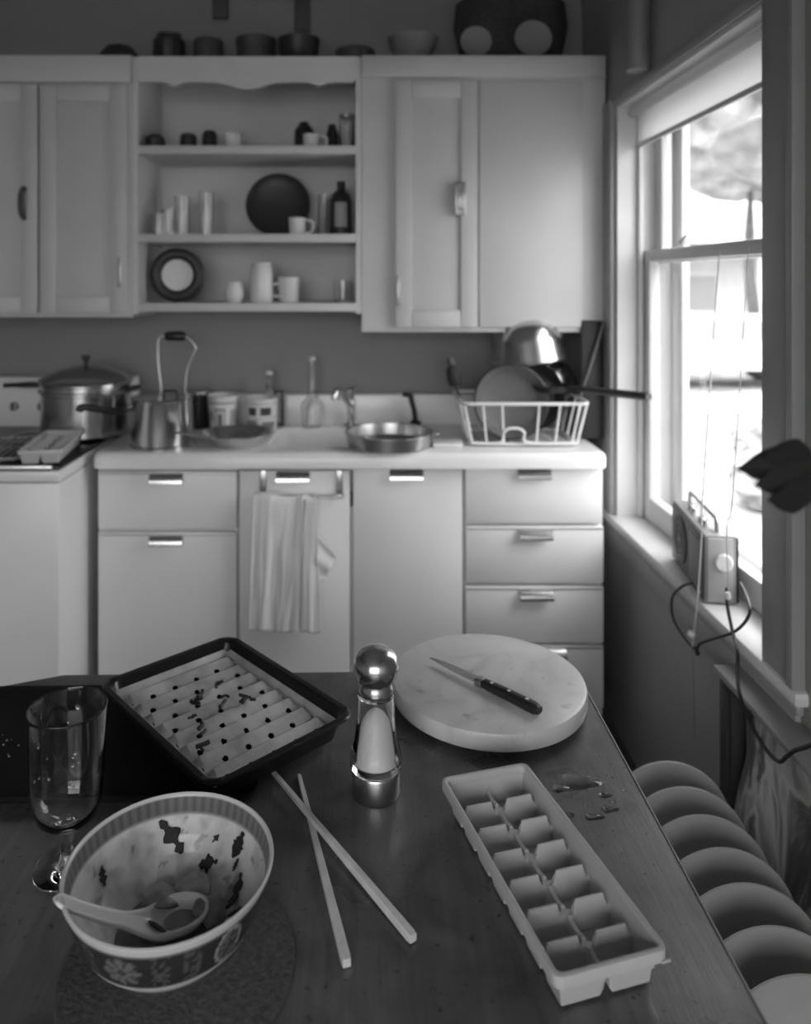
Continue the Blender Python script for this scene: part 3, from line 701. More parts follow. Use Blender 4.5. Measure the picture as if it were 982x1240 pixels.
# ice cube trays
TW, TL, TH = .0585, .1445, .042
NRW = 7
def ice_tray(label, loc, rz):
    t = thing('ice_cube_tray', label, 'ice tray', loc, rz, 'ice cube trays')
    iw, il = TW-.0045, TL-.0045
    cw, cl = iw, 2*il/NRW
    cu = [0, .0009, .0022, .0042, .0070, .0082, .0108]
    def lines(c0, L_, wide):
        q = [c0+x for x in cu]+[c0+L_*k/wide for k in range(int(wide*.28)+1, int(wide*.72)+1)]+[c0+L_-x for x in cu[::-1]]
        return q
    U = sorted(set(round(x, 6) for i in range(2) for x in lines(-iw+i*cw, cw, 10)))
    Vv = sorted(set(round(x, 6) for i in range(NRW) for x in lines(-il+i*cl, cl, 8)))
    FL, FULL = .003, .034
    def hgt(x, y):
        iu = min(1, int((x+iw)/cw)); iv = min(NRW-1, int((y+il)/cl))
        du = min(x+iw-iu*cw, (iu+1)*cw-x-iw); dv = min(y+il-iv*cl, (iv+1)*cl-y-il)
        lin = lambda d: FL+(FULL-FL)*max(0, 1-max(0, d-.0009)/.0061)
        near_mid = (iu == 0 and x > -iw+cw/2) or (iu == 1 and x < -iw+cw*1.5)
        near_end_v = (iv == 0 and y < -il+cl/2) or (iv == NRW-1 and y > il-cl/2)
        e = min(du/.5/cw, 1)
        Hc = .020+.012*min(1, max(0, (du-.0070)/.0038))          # cross walls: chamfered ends
        Hm = .0265-.007*math.sin(min(1, dv/(cl*.5))*PI/2)                                   # middle wall: low, wavy
        hu = lin(du) if not near_mid else min(FL+(FULL-FL)*max(0, 1-max(0, du-.0006)/.0042), Hm)
        hv = lin(dv) if near_end_v else min(lin(dv), Hc)
        if near_mid and not near_end_v:
            star = math.hypot(du, dv)
            if star < .0055: return .021
        return max(hu, hv, FL)
    Vt = [(x, y, hgt(x, y)) for x in U for y in Vv]; ny = len(Vv)
    Fc = [[i*ny+j, (i+1)*ny+j, (i+1)*ny+j+1, i*ny+j+1] for i in range(len(U)-1) for j in range(ny-1)]
    o = MB().add(Vt, Fc).build('cells', 'tray_plastic', t, smooth=0); mod_solid(o, .0011, -1)
    MB().loft([(iw-.0005, il-.0005, .006, .0335), (iw, il, .006, .0395), (iw+.001, il+.001, .006, .0415), (TW-.001, TL-.001, .008, TH), (TW+.0015, TL+.0015, .009, TH-.001), (TW+.0022, TL+.0022, .009, TH-.004), (TW+.0018, TL+.0018, .009, TH-.012), (TW+.0003, TL+.0003, .008, TH-.012), (TW, TL, .008, .034)], False, False).build('rim', 'tray_plastic', t, smooth=50)
    MB().box(TW-.008, TW+.0024, -TL-.004, -TL-.0015, TH-.0115, TH-.0095, .0005).build('lip_tab', 'tray_plastic', t)
    return t
ITX, ITY = .1935, .850
it = ice_tray('empty grey plastic ice cube tray lying on the table', (ITX, ITY, TZ+.0012), math.atan2(.1204, .438))
dup(it, 'ice cube tray resting on the stove top beside the large pot', (-.925, 2.252, .9185), math.radians(8.5))

# spilled water on the table
def drop(x, y, s, ang, label, tail=0., g='water drops beside the ice tray'):
    p = on(x, y, TZ); V = []
    def fn(u, v):
        a = u*2*PI; r = s*v*(1+tail*max(0, math.cos(a))**6+.12*math.sin(3*a+s*900)); z = .0026*(1-v**2.2)
        return (r*math.cos(a), r*math.sin(a)*.8, z)
    o = MB().grid(fn, 24, 6).build('water_drop', 'water', None, (p.x, p.y, TZ+.0002), smooth=80); o.rotation_euler = (0, 0, ang)
    return tag(o, label, 'water', g)
for x, y, s, tl_, lab in ((730, 963, .0075, .8, 'tailed water drop farthest back of the three tailed drops'), (735, 980, .0085, .8, 'tailed water drop in the middle of the three tailed drops'), (716, 989, .009, .8, 'largest tailed water drop nearest the camera'), (690, 986, .006, .3, 'flat water drop close against the ice tray side'), (710, 976, .0035, 0, 'tiny bead of water left of the tailed drops'), (742, 970, .004, 0, 'tiny bead of water between tailed drops and table edge'), (755, 957, .005, 0, 'small water bead nearest the table edge')):
    drop(x, y, s, 0, lab, tl_)
drop(700, 946, .022, -.1, 'large shallow water puddle on the table behind the drops', .4)
drop(676, 955, .010, .2, 'elongated wet smear touching the ice tray edge', .5)

# ------------------------------------------------------------------ radio on the sill
rn, rf = on(853, 731, WZ0), on(815, 676, WZ0)
dv = rf-rn; RLn = Vector((dv.x, dv.y)).length
rd = thing('portable_radio', 'portable transistor radio with carrying handle on the window sill', 'radio', (rn.x, rn.y, WZ0+.0005), math.atan2(dv.y, dv.x))
DW, RH = .072, .158                        # local x along the length, -y is depth into the sill
MB().box(0, RLn, -DW, 0, .0, RH, .006).build('case', 'radio_case', rd)
MB().box(.004, RLn-.004, -.0005, .0035, .006, RH-.008, .002).build('front_panel', 'radio_front', rd)
sg = MB().lathe([(0, .005), (.05, .005), (.054, .0035), (.06, .0035), (.06, .007), (.054, .0075), (.05, .0062), (0, .0062)], 40, (RLn*.68, 0, RH*.52), 'y').build('speaker_grille', 'dark_grey', rd)
for k in range(3): MB().lathe([(.012+.014*k, .0062), (.016+.014*k, .0062), (.016+.014*k, .008), (.012+.014*k, .008)], 32, (RLn*.68, 0, RH*.52), 'y', close=True).build('speaker_ring', 'mid_grey', sg)
MB().lathe([(0, .0062), (.008, .0062), (.006, .0095), (0, .010)], 16, (RLn*.68, 0, RH*.52), 'y').build('speaker_cap', 'pale_grey', sg)
MB().box(.01, RLn*.40, .002, .0055, RH*.12, RH*.86, .001).build('dial_plate', 'mid_grey', rd)
MB().box(.015, RLn*.13, .0035, .006, .012, .022, .001).build('badge', 'chrome', rd)
MB().box(-.0035, .001, -DW+.010, -.006, .006, RH-.006, .002).build('end_panel', 'radio_end', rd)
MB().lathe([(0, -.013), (.017, -.013), (.020, -.010), (.020, -.003)], 28, (0, -.040, RH*.62), 'x').build('tuning_knob', 'white_plastic', rd)
MB().tube([(.03, -.036, RH-.002), (.03, -.036, RH+.022), (.036, -.036, RH+.030), (RLn-.036, -.036, RH+.030), (RLn-.03, -.036, RH+.022), (RLn-.03, -.036, RH-.002)], .0055, 8).build('carrying_handle', 'dull_metal', rd)
for k, x in enumerate((.07, .10, .17, .20)): MB().lathe([(.009, RH-.001), (.009, RH+.010), (.007, RH+.012), (0, RH+.012)], 16, (x, -.022, 0)).build('control_knob', 'chrome', rd)
MB().box(.0, RLn, -DW-.003, -DW+.002, .004, RH-.004, .002).build('back_cover', 'black_plastic', rd)

# radio power cord hanging over the sill
def wpt(x, y, X): d = X*F/(x-VX); return Vector((X, d, EYE-(y-VY)*d/F))
cpts = [wpt(838, 706, .770), wpt(826, 710, .762), wpt(814, 724, .757), wpt(815, 748, .757), wpt(827, 770, .757), wpt(842, 786, .757), wpt(848, 779, .757), wpt(868, 772, .757), wpt(889, 765, .757), wpt(903, 752, .760), wpt(908, 738, .768), wpt(903, 720, .790), wpt(896, 706, .812)]
crd = thing('radio_cord', 'black looped power cord hanging from the radio over the sill', 'cord', cpts[5])
MB().tube([p-cpts[5] for p in cpts], .0032, 8, smooth=8).build('loop', 'cord_black', crd)
c2 = [wpt(880, 712, .763), wpt(881, 735, .757), wpt(887, 765, .752), wpt(893, 790, .735), wpt(893, 820, .725), wpt(897, 845, .724), wpt(912, 882, .724), wpt(928, 908, .722), wpt(943, 922, .722), wpt(953, 916, .722), wpt(962, 909, .722), wpt(975, 905, .722), wpt(990, 900, .722), wpt(1010, 905, .724)]
MB().tube([p-cpts[5] for p in c2], .0036, 8, smooth=8).build('lead', 'cord_black', crd)
MB().tube([wpt(842, 785, .757)-cpts[5], wpt(845, 792, .755)-cpts[5]], .005, 8).build('cable_tie', 'cord_black', crd)
# blind cords
bc = thing('blind_cord', 'white blind cord with a bead hanging in front of the radio', 'cord', (.757, 1.76, 1.0))
a0 = Vector((.757, 1.76, 1.0))
top = Vector((.868, 1.86, MEET))
pA = [top, wpt(851, 600, .763), wpt(850, 640, .76), wpt(845, 720, .757), wpt(838, 785, .756)]
MB().tube([p-a0 for p in pA], .0018, 6, smooth=6).build('cord', 'cord_white', bc)
q = wpt(837, 768, .752); MB().lathe([(0, -.009), (.007, -.006), (.0095, 0), (.007, .006), (0, .009)], 16, q-a0).build('bead', 'white_plastic', bc)
MB().tube([wpt(838, 785, .756)-a0, wpt(840, 830, .756)-a0, wpt(841, 893, .757)-a0], .0005, 5, smooth=4).build('thread', 'dark_grey', bc)
b2 = thing('blind_cord', 'second thin cord hanging down past the tuning knob of the radio', 'cord', (.757, 1.6, 1.0))
a1 = Vector((.757, 1.6, 1.0)); pB = [Vector((.868, 1.72, MEET)), wpt(888, 590, .755), wpt(881, 630, .752), wpt(880, 665, .752), wpt(882, 705, .755), wpt(881, 722, .757)]
MB().tube([p-a1 for p in pB], .0012, 6, smooth=6).build('cord', 'cord_white', b2)
MB().lathe([(0, -.008), (.006, -.005), (.007, .0), (.004, .008), (0, .009)], 12, pB[-1]-a1).build('tassel', 'white_plastic', b2)

# ------------------------------------------------------------------ framed rail with draped marbled sheet under the window
fr_ = thing('wooden_rail', 'grey ledge on a dark wooden post under the window sill', 'rail', (.735, 1.598, .36))
fz0 = EYE-.735*1.0986
def bxx(m, x0, x1, y0, y1, z0, z1, bev=.003): return m.box(x0-.735, x1-.735, y0-1.598, y1-1.598, z0-.36, z1-.36, bev)
bxx(MB(), .733, .797, .55, 1.60, fz0-.014, fz0).build('ledge', 'trim_grey', fr_)
bxx(MB(), .742, .797, 1.535, 1.592, .36, fz0-.0145).build('post', 'dark_wood', fr_)
bxx(MB(), .752, .797, .55, .60, .0, fz0-.0145).build('far_post', 'dark_wood', fr_)
bxx(MB(), .738, .744, 1.55, 1.575, .38, fz0-.03, .001).build('bead', 'dark_wood', fr_)
def shp(u, v):
    y = 1.53-.93*u; z = fz0-.018-(.50)*v
    if v > .3: y += .16*((v-.3)/.7)*max(0, 1-u*2.2)
    nz = noise.fractal(Vector((y*5, z*3.2, 2.)), 1., 2., 3)
    return (.765-.03*v*(.4+.6*v)+.018*nz+.010*math.sin(y*26+z*9), y, z)
o = MB().grid(shp, 110, 60).build('draped_sheet', 'marbled_sheet', None, smooth=80); mod_solid(o, .0012, 0)
tag(o, 'crumpled marbled plastic sheet hanging below the window ledge', 'sheet')

# ------------------------------------------------------------------ row of plates on edge beside the table
bn = thing('low_bench', 'low wooden bench carrying the row of plates beside the table', 'bench', (.565, 1.2, 0))
MB().box(-.10, .10, -.42, .34, .235, .26, .003).build('top', 'wood_mid', bn)
for x in (-.08, .08):
    for y in (-.38, .30): MB().box(x-.018, x+.018, y-.018, y+.018, 0, .2345, .003).build('leg', 'wood_mid', bn)
rk = thing('plate_rack', 'wooden dowel rack holding plates upright', 'rack', (.565, 1.2, .2605))
for x in (-.075, .075): MB().box(x-.010, x+.010, -.40, .32, 0, .02, .002).build('rail', 'wood_mid', rk)
HP = .90; RP = .118
deps = [HP*F/(y-VY) for y in (921, 952, 986, 1026, 1069, 1121, 1180)]
pr = [(0, .0), (.055, .0), (.058, -.003), (.066, -.002), (.090, .002), (RP-.001, .007), (RP, .009), (RP-.0015, .0112), (.090, .0062), (.066, .0030), (.05, .003), (0, .003)]
names = ['rearmost of the row of round grey plates standing on edge', 'second plate from the back in the upright row', 'third plate from the back in the upright row', 'middle plate of the seven standing upright beside the table', 'third plate from the front in the upright row', 'second plate from the front in the upright row', 'nearest of the round grey plates standing on edge']
pm = None
for k, d in enumerate(deps):
    if pm is None:
        o = MB().lathe([(r, -z) for r, z in pr], 72, axis='y').build('plate', 'plate_glaze', None, smooth=50); pm = o.data
    else:
        o = bpy.data.objects.new('plate', pm); C.objects.link(o)
    o.location = (.568, d+.002, EYE-HP-RP-.004); o.rotation_euler = (math.radians(-6), 0, 0)
    tag(o, names[k], 'plate', 'plates standing on edge in the rack')
for k in range(8):
    y = (deps[0]+deps[1])/2-1.2+.075-k*(deps[0]-deps[6])/6
    for x in (-.075, .075): MB().tube([(x, y, .018), (x, y, .10)], .005, 8).build('dowel', 'wood_mid', rk)

# ------------------------------------------------------------------ wall cupboards (front plane at U)
U_ = 2.50
def ux(x): return (x-VX)*U_/F
def uz(y): return EYE-(y-VY)*U_/F
TOPZ = uz(68)
def panel_door(parent, x0, x1, y0, y1, knob=None, hinge=None, recess=True, rz=0., kmat='dull_metal'):
    X0, X1, Z0, Z1 = ux(x0), ux(x1), uz(y1), uz(y0); s = .055
    d = MB()
    d.box(X0, X1, U_-.012, U_-.002, Z0, Z1, .003)
    d = d.build('door', 'cabinet_paint', parent)
    if recess:
        for nm, a in (('stile', (X0, X0+s, Z0, Z1)), ('stile', (X1-s, X1, Z0, Z1)), ('rail', (X0+s, X1-s, Z1-s, Z1)), ('rail', (X0+s, X1-s, Z0, Z0+s))):
            MB().box(a[0], a[1], U_-.022, U_-.012, a[2], a[3], .003).build(nm, 'cabinet_paint', d)
    if knob:
        kx, ky = knob
        MB().tube([(ux(kx), U_-.022, uz(ky+18)), (ux(kx), U_-.045, uz(ky+10)), (ux(kx), U_-.045, uz(ky-10)), (ux(kx), U_-.022, uz(ky-18))], .009, 10, smooth=5).build('handle', kmat, d)
    if hinge:
        hx, hy = hinge; MB().box(ux(hx)-.006, ux(hx)+.006, U_-.028, U_-.02, uz(hy+18), uz(hy-18), .002).build('hinge', 'dull_metal', d)
    return d
# left cupboard
t = thing('wall_cabinet', 'white wall cupboard with panelled doors above the stove', 'cabinet', (0, 0, 0))
MB().box(LEFT+.9, ux(160), U_, BACK-.001, uz(384), TOPZ).build('carcass', 'cabinet_paint', t, smooth=0)
panel_door(t, -140, 48.5, 104, 379, (33, 247), None, kmat='dark_grey')
panel_door(t, 51, 156, 104, 379, None, (148, 330))
MB().box(LEFT+.9, ux(160), U_-.014, U_-.0, uz(101), TOPZ, .003).build('cornice_rail', 'cabinet_paint', t)
# open shelves
t = thing('shelf_unit', 'open white wall shelves with scalloped valance between the cupboards', 'shelves', (0, 0, 0))
xl, xr = ux(160.5), ux(437.5); zb_ = uz(380)
MB().box(xl, xl+.018, U_, BACK-.001, zb_, TOPZ-.002).build('side_panel', 'shelf_paint', t, smooth=0)
MB().box(xr-.018, xr, U_, BACK-.001, zb_, TOPZ-.002).build('side_panel', 'shelf_paint', t, smooth=0)
MB().box(xl+.018, xr-.018, BACK-.012, BACK-.001, zb_, TOPZ-.002).build('back_panel', 'shelf_paint', t, smooth=0)
MB().box(xl+.018, xr-.018, U_, BACK-.012, TOPZ-.02, TOPZ-.002).build('top_panel', 'shelf_paint', t, smooth=0)
SHZ = []
for yy in (176, 283, 367):
    MB().box(xl+.018, xr-.018, U_-.002, BACK-.012, uz(yy)-.028, uz(yy), .003).build('shelf', 'shelf_paint', t); SHZ.append(uz(yy))
pts = []; nX = 60
for k in range(nX+1):
    u = k/nX; xx = xl+.0185+(xr-xl-.037)*u
    yv = 95+ (9*math.exp(-((u-.5)/.09)**2)) + 5*math.exp(-((u-.17)/.03)**2)+5*math.exp(-((u-.83)/.03)**2) + (3 if .0 < u < 1 else 0)
    pts.append((xx, uz(yv+2)))
V = []; n = len(pts)
for y in (U_-.008, U_+.008):
    for x, z in pts: V.append((x, y, z))
    for x, z in pts: V.append((x, y, TOPZ-.003))
Fc = []
for k in range(n-1):
    Fc += [[k, k+1, n+k+1, n+k], [2*n+k, 2*n+k+1, 3*n+k+1, 3*n+k], [k, k+1, 2*n+k+1, 2*n+k], [n+k, n+k+1, 3*n+k+1, 3*n+k]]
Fc += [[0, n, 3*n, 2*n], [n-1, 2*n-1, 4*n-1, 3*n-1]]
MB().add(V, Fc).build('valance', 'shelf_paint', t, smooth=30)
# right cupboard
t = thing('wall_cabinet', 'tall white wall cupboard with latched door right of the open shelves', 'cabinet', (0, 0, 0))
MB().box(ux(438), .79, U_, BACK-.001, uz(402), TOPZ).build('carcass', 'cabinet_paint', t, smooth=0)
d = panel_door(t, 478, 577, 100, 396, None, (482, 352))
MB().box(ux(549), ux(563), U_-.04, U_-.0225, uz(262), uz(222), .004).build('latch', 'dull_metal', d)
MB().box(ux(552), ux(560), U_-.055, U_-.0405, uz(255), uz(232), .004).build('latch_knob', 'dull_metal', d)
panel_door(t, 580, 704, 100, 396, None, None, recess=False)
MB().box(ux(438), .79, U_-.012, U_, uz(95), TOPZ, .003).build('cornice_rail', 'cabinet_paint', t)

# ------------------------------------------------------------------ crockery on the shelves
def ware(name, cat, label, x, shelf, mat, prof, depth=2.63, handle=None, group=None, lid=None, z=None, seg=32):
    zz = SHZ[shelf] if z is None else z
    t = thing(name, label, cat, ((x-VX)*depth/F, depth, zz+.0003), group=group)
    MB().lathe(prof, seg).build('body', mat, t)
    if handle:
        hz, hr, hs_ = handle
        MB().tube([(hr, 0, hz+.022), (hr+.022*hs_, 0, hz+.018), (hr+.026*hs_, 0, hz), (hr+.02*hs_, 0, hz-.018), (hr, 0, hz-.022)], .004, 8, smooth=4).build('handle', mat, t)
    if lid: MB().lathe(lid, seg).build('lid', mat if mat != 'glass' else 'dull_metal', t)
    return t
def cupp(r, h, th=.003, taper=.85): return [(0, 0), (r*taper, 0), (r*taper+.002, .003), (r, h), (r-th, h), (r*taper-th, .006), (0, .005)]
cup = cupp(.033, .062)
ware('dark_jar', 'jar', 'squat dark jar at the left end of the top shelf', 188, 0, 'dark_ware', [(0, 0), (.028, 0), (.033, .012), (.03, .035), (.018, .045), (0, .046)], 2.56)
ware('dark_jar', 'jar', 'short dark jar left of centre on the top shelf', 228, 0, 'dark_ware', [(0, 0), (.026, 0), (.03, .02), (.028, .055), (.02, .062), (0, .062)])
ware('dark_jar', 'jar', 'dark jar next to the white cup on the top shelf', 254, 0, 'dark_ware', [(0, 0), (.024, 0), (.026, .02), (.025, .06), (.018, .072), (0, .073)])
ware('white_cup', 'cup', 'white cup standing on the top shelf left of centre', 282, 0, 'white_ceramic', cup)
ware('dark_canister', 'canister', 'dark canister behind the small white cup on the top shelf', 368, 0, 'dark_ware', [(0, 0), (.032, 0), (.034, .003), (.034, .085), (.026, .095), (.014, .115), (0, .117)], 2.69)
ware('white_cup', 'cup', 'small white cup at the right of the top shelf', 377, 0, 'white_ceramic', cupp(.028, .05), 2.58, handle=(.025, .027, 1))
ware('spice_bottle', 'bottle', 'dark bottle near the right end of the top shelf', 402, 0, 'dark_ware', [(0, 0), (.021, 0), (.022, .06), (.016, .08), (.012, .1), (0, .102)], 2.66)
ware('glass_jar', 'jar', 'clear glass jar at the right end of the top shelf', 420, 0, 'glass', cupp(.026, .11, .002, .95), 2.60, lid=[(0, .1105), (.027, .1105), (.027, .122), (0, .123)])
GL = 'drinking glasses on the middle shelf'
gl_ = lambda r, h: [(0, 0), (r*.9, 0), (r, h), (r-.002, h), (r*.9-.002, .006), (0, .006)]
ware('tumbler', 'glass', 'short clear tumbler at the left end of the middle shelf', 192, 1, 'glass', gl_(.024, .075), 2.62, group=GL)
ware('tumbler', 'glass', 'short tumbler second from the left on the middle shelf', 204, 1, 'glass', gl_(.022, .085), 2.55, group=GL)
ware('tumbler', 'glass', 'tall clear glass third from the left on the middle shelf', 221, 1, 'glass', gl_(.026, .135), 2.62, group=GL)
ware('tumbler', 'glass', 'tall clear glass nearest the dark plate on the middle shelf', 250, 1, 'glass', gl_(.026, .15), 2.62, group=GL)
pl = MB().lathe([(0, 0), (.075, .0), (.112, -.012), (.115, -.015), (.115, -.011), (.076, .005), (0, .005)], 48, axis='y').build('serving_plate', 'dark_ware', None, ((337-VX)*2.72/F, 2.72, SHZ[1]+.1145), smooth=50)
pl.rotation_euler = (math.radians(-9), 0, 0); tag(pl, 'round black plate leaning at the back of the middle shelf', 'plate')
ware('white_cup', 'cup', 'small white cup in front of the black plate', 360, 1, 'white_ceramic', cupp(.03, .058), 2.58, handle=(.029, .028, 1))
ware('dark_bottle', 'bottle', 'tall dark bottle with pale label on the middle shelf', 413, 1, 'dark_ware', [(0, 0), (.036, 0), (.037, .004), (.037, .12), (.03, .145), (.014, .16), (.014, .19), (0, .192)], 2.64)
o = MB().grid(lambda u, v: ((413-VX)*2.64/F+.0375*math.sin((u-.5)*1.2), 2.64-.0375*math.cos((u-.5)*1.2), SHZ[1]+.03+.085*v), 10, 2)
lb = o.build('label_paper', 'pale_grey', None); bt = [x for x in C.objects if x.name.startswith('dark_bottle')][0]
lb.parent = bt; lb.location = -bt.location
ware('glass_jar', 'jar', 'clear tall jar beside the dark bottle on the middle shelf', 393, 1, 'glass', cupp(.022, .15, .002, .95), 2.68)
# bottom shelf
rg = thing('ring_dish', 'dark round dish with pale round centre standing at the left of the bottom shelf', 'dish', ((215-VX)*2.60/F, 2.60, SHZ[2]+.0005))
MB().lathe([(.056, -.012), (.062, -.020), (.080, -.022), (.092, -.012), (.092, .004), (.080, .012), (.05, .006)], 48, (0, .0, .0925), 'y', close=True).build('ring', 'dark_ware', rg, smooth=50)
MB().lathe([(0, .002), (.0555, .002), (.056, .007), (0, .008)], 40, (0, -.006, .0925), 'y').build('centre', 'white_plastic', rg)
ware('cream_jug', 'jug', 'round white jug on the bottom shelf left of the tall canister', 284, 2, 'white_ceramic', [(0, 0), (.025, 0), (.034, .02), (.034, .04), (.024, .06), (.026, .07), (.022, .07), (0, .06)], 2.60, handle=(.036, .030, -1.0))
ware('white_canister', 'canister', 'tall white lidded canister on the bottom shelf', 317, 2, 'white_ceramic', [(0, 0), (.036, 0), (.038, .004), (.039, .06), (.037, .118), (.033, .124), (0, .125)], 2.60, lid=[(0, .1252), (.034, .1252), (.034, .134), (.012, .138), (0, .139)])
ware('white_mug', 'mug', 'white mug right of the tall canister on the bottom shelf', 350, 2, 'white_ceramic', cupp(.036, .085), 2.60, handle=(.042, -.034, -1.2))
ware('small_glass', 'glass', 'small clear glass at the right end of the bottom shelf', 415, 2, 'glass', gl_(.032, .075), 2.62)

# ------------------------------------------------------------------ things on top of the cupboards
tz = TOPZ
def lid_dome(r, h): return [(0, 0), (r, 0), (r*1.02, h*.12), (r*.9, h*.5), (r*.6, h*.85), (r*.15, h), (0, h)]
ware('domed_basket', 'basket', 'low dark domed basket leftmost on top of the cupboards', 145, 0, 'basket', lid_dome(.072, .075), 2.62, z=tz, handle=None)
ware('storage_crock', 'crock', 'dark rounded crock on top of the cupboards left of the shelves', 205, 0, 'dark_ware', [(0, 0), (.045, 0), (.056, .03), (.054, .085), (.04, .10), (.042, .108), (0, .108)], 2.62, z=tz)
ware('storage_tin', 'tin', 'dark grey tin beside the rounded crock on the cupboards', 252, 0, 'dark_grey', [(0, 0), (.048, 0), (.05, .004), (.05, .09), (.046, .096), (0, .1)], 2.64, z=tz)
ware('storage_tin', 'tin', 'wide grey lidded tin in the middle on top of the cupboards', 310, 0, 'dark_grey', [(0, 0), (.065, 0), (.068, .005), (.068, .085), (.072, .09), (.072, .11), (.05, .118), (0, .12)], 2.68, z=tz)
ware('black_bowl', 'bowl', 'deep black bowl on top of the cupboards above the shelves', 362, 0, 'dark_ware', [(0, 0), (.04, 0), (.065, .03), (.072, .085), (.068, .085), (.058, .03), (.03, .008), (0, .008)], 2.60, z=tz)
ware('shallow_dish', 'dish', 'shallow dark dish on top of the cupboards left of the pale bowl', 430, 0, 'dark_grey', [(0, 0), (.05, 0), (.07, .045), (.066, .055), (.03, .06), (0, .062)], 2.62, z=tz)
ware('pale_bowl', 'bowl', 'pale grey mixing bowl on top of the right cupboard', 500, 0, 'mid_grey', [(0, 0), (.04, 0), (.045, .008), (.075, .055), (.088, .095), (.084, .096), (.07, .055), (.04, .014), (0, .012)], 2.62, z=tz)
ware('wicker_basket', 'basket', 'big dark wicker basket at the right on top of the cupboards', 618, 0, 'basket', [(0, 0), (.15, 0), (.17, .01), (.2, .15), (.19, .24), (.15, .275), (0, .285)], 2.66, z=tz).scale = (1, .55, .93)
for (x, r_, lab, dpt) in ((576, .052, 'pale round saucer leaning against the wicker basket at its left', 2.525), (645, .062, 'grey round saucer leaning against the wicker basket at its right', 2.525)):
    o = MB().lathe([(0, 0), (r_*.6, 0), (r_, -.010), (r_, -.007), (r_*.62, .004), (0, .004)], 36, axis='y').build('saucer', 'mid_grey', None, ((x-VX)*dpt/F, dpt, TOPZ+r_+.002), smooth=50)
    o.rotation_euler = (math.radians(-8), 0, 0); tag(o, lab, 'saucer')
for x, y0, y1, nm in ((268, -8, 24, 1), (367, -8, 40, 2)):
    a_, b_ = at(x-10, y0, BACK), at(x+9, y1, BACK)
    tag(MB().box(a_.x, b_.x, BACK-.02, BACK-.0005, b_.z, a_.z, .003).build('trim_%d' % nm, 'dark_grey'), 'dark batten on the wall above the %s' % ('grey tin' if nm == 1 else 'black bowl'), 'batten', kind='structure')
pp = at(757, 40, 2.5)
o = MB().lathe([(0, 0), (.03, 0), (.032, .004), (.032, .40), (.03, .404), (0, .404)], 24).build('wall_pipe', 'mid_grey', None, (.765, 2.20, uz(86)-.02))
o.location = (WALL-.036, 2.13, EYE+(VY-86)*2.13/F)
tag(o, 'pale pipe running up the wall above the window corner', 'pipe')

# ------------------------------------------------------------------ things on the sink counter
ZC = ZT+.0004
def cthing(name, cat, label, x, depth, group=None, z=ZC): return thing(name, label, cat, ((x-VX)*depth/F, depth, z), group=group)
# saucepan
t = cthing('saucepan', 'pan', 'shiny steel saucepan with black handle at the left end of the counter', 196, 2.385)
R = .093
MB().lathe([(0, 0), (R+.006, 0), (R+.006, .006), (R, .010), (R, .142), (R+.003, .146), (R-.002, .147), (R-.003, .012), (0, .008)], 48).build('body', 'steel', t)
MB().lathe([(R+.002, .1475), (R+.003, .151), (R-.006, .152), (R-.03, .145), (0, .142)], 48).build('lid', 'steel', t)
MB().tube([(.012, -.02, .146), (.012, -.02, .172), (.052, -.02, .172), (.052, -.02, .146)], .0035, 8).build('lid_loop', 'black_plastic', t)
hh = MB().tube([(-R-.002, -.02, .118), (-R-.03, -.045, .112), (-R-.08, -.07, .125), (-R-.125, -.085, .132), (-R-.135, -.088, .120)], .0115, 10, smooth=5).build('handle', 'black_plastic', t)
MB().box(-R-.018, -R+.002, -.034, -.012, .104, .126, .005).build('handle_bracket', 'chrome', t)
# frying pan
t = cthing('frying_pan', 'pan', 'small steel frying pan on the counter beside the saucepan', 288, 2.39)
MB().lathe([(0, 0), (.07, 0), (.078, .004), (.105, .034), (.112, .038), (.112, .041), (.103, .037), (.074, .008), (0, .005)], 48).build('body', 'steel', t)
MB().tube([(-.078, -.062, .032), (-.10, -.085, .045), (-.165, -.14, .066)], [.008, .007, .010], 10, smooth=4, flat=.5).build('handle', 'brushed', t)
# kettle with wire bail behind
t = cthing('bail_kettle', 'kettle', 'dark kettle with tall wire bail and black grip behind the saucepan', 211, 2.56)
MB().lathe([(0, 0), (.06, 0), (.066, .01), (.064, .09), (.055, .108), (.03, .114), (0, .115)], 40).build('body', 'dark_grey', t)
MB().tube([(-.044, 0, .104), (-.046, 0, .16), (-.055, 0, .24), (-.056, 0, .30), (-.048, 0, .325), (-.03, 0, .328), (.03, 0, .328), (.052, 0, .318), (.072, 0, .29), (.066, 0, .27), (.045, 0, .22), (.038, 0, .17), (.036, 0, .106)], .0035, 8, smooth=5).build('bail', 'dull_metal', t)
MB().lathe([(0, -.034), (.012, -.034), (.0155, -.024), (.0165, 0), (.0155, .024), (.012, .034), (0, .034)], 18, (.004, 0, .328), 'x').build('grip', 'black_plastic', t)
# dark canister
t = cthing('tea_tin', 'tin', 'dark cylindrical tin between the saucepan and the printed cups', 240, 2.675)
MB().lathe([(0, 0), (.037, 0), (.039, .003), (.039, .115), (.037, .118), (0, .118)], 32).build('body', 'dark_ware', t)
MB().lathe([(0, .1185), (.039, .1185), (.039, .128), (.03, .132), (0, .133)], 32).build('lid', 'dull_metal', t)
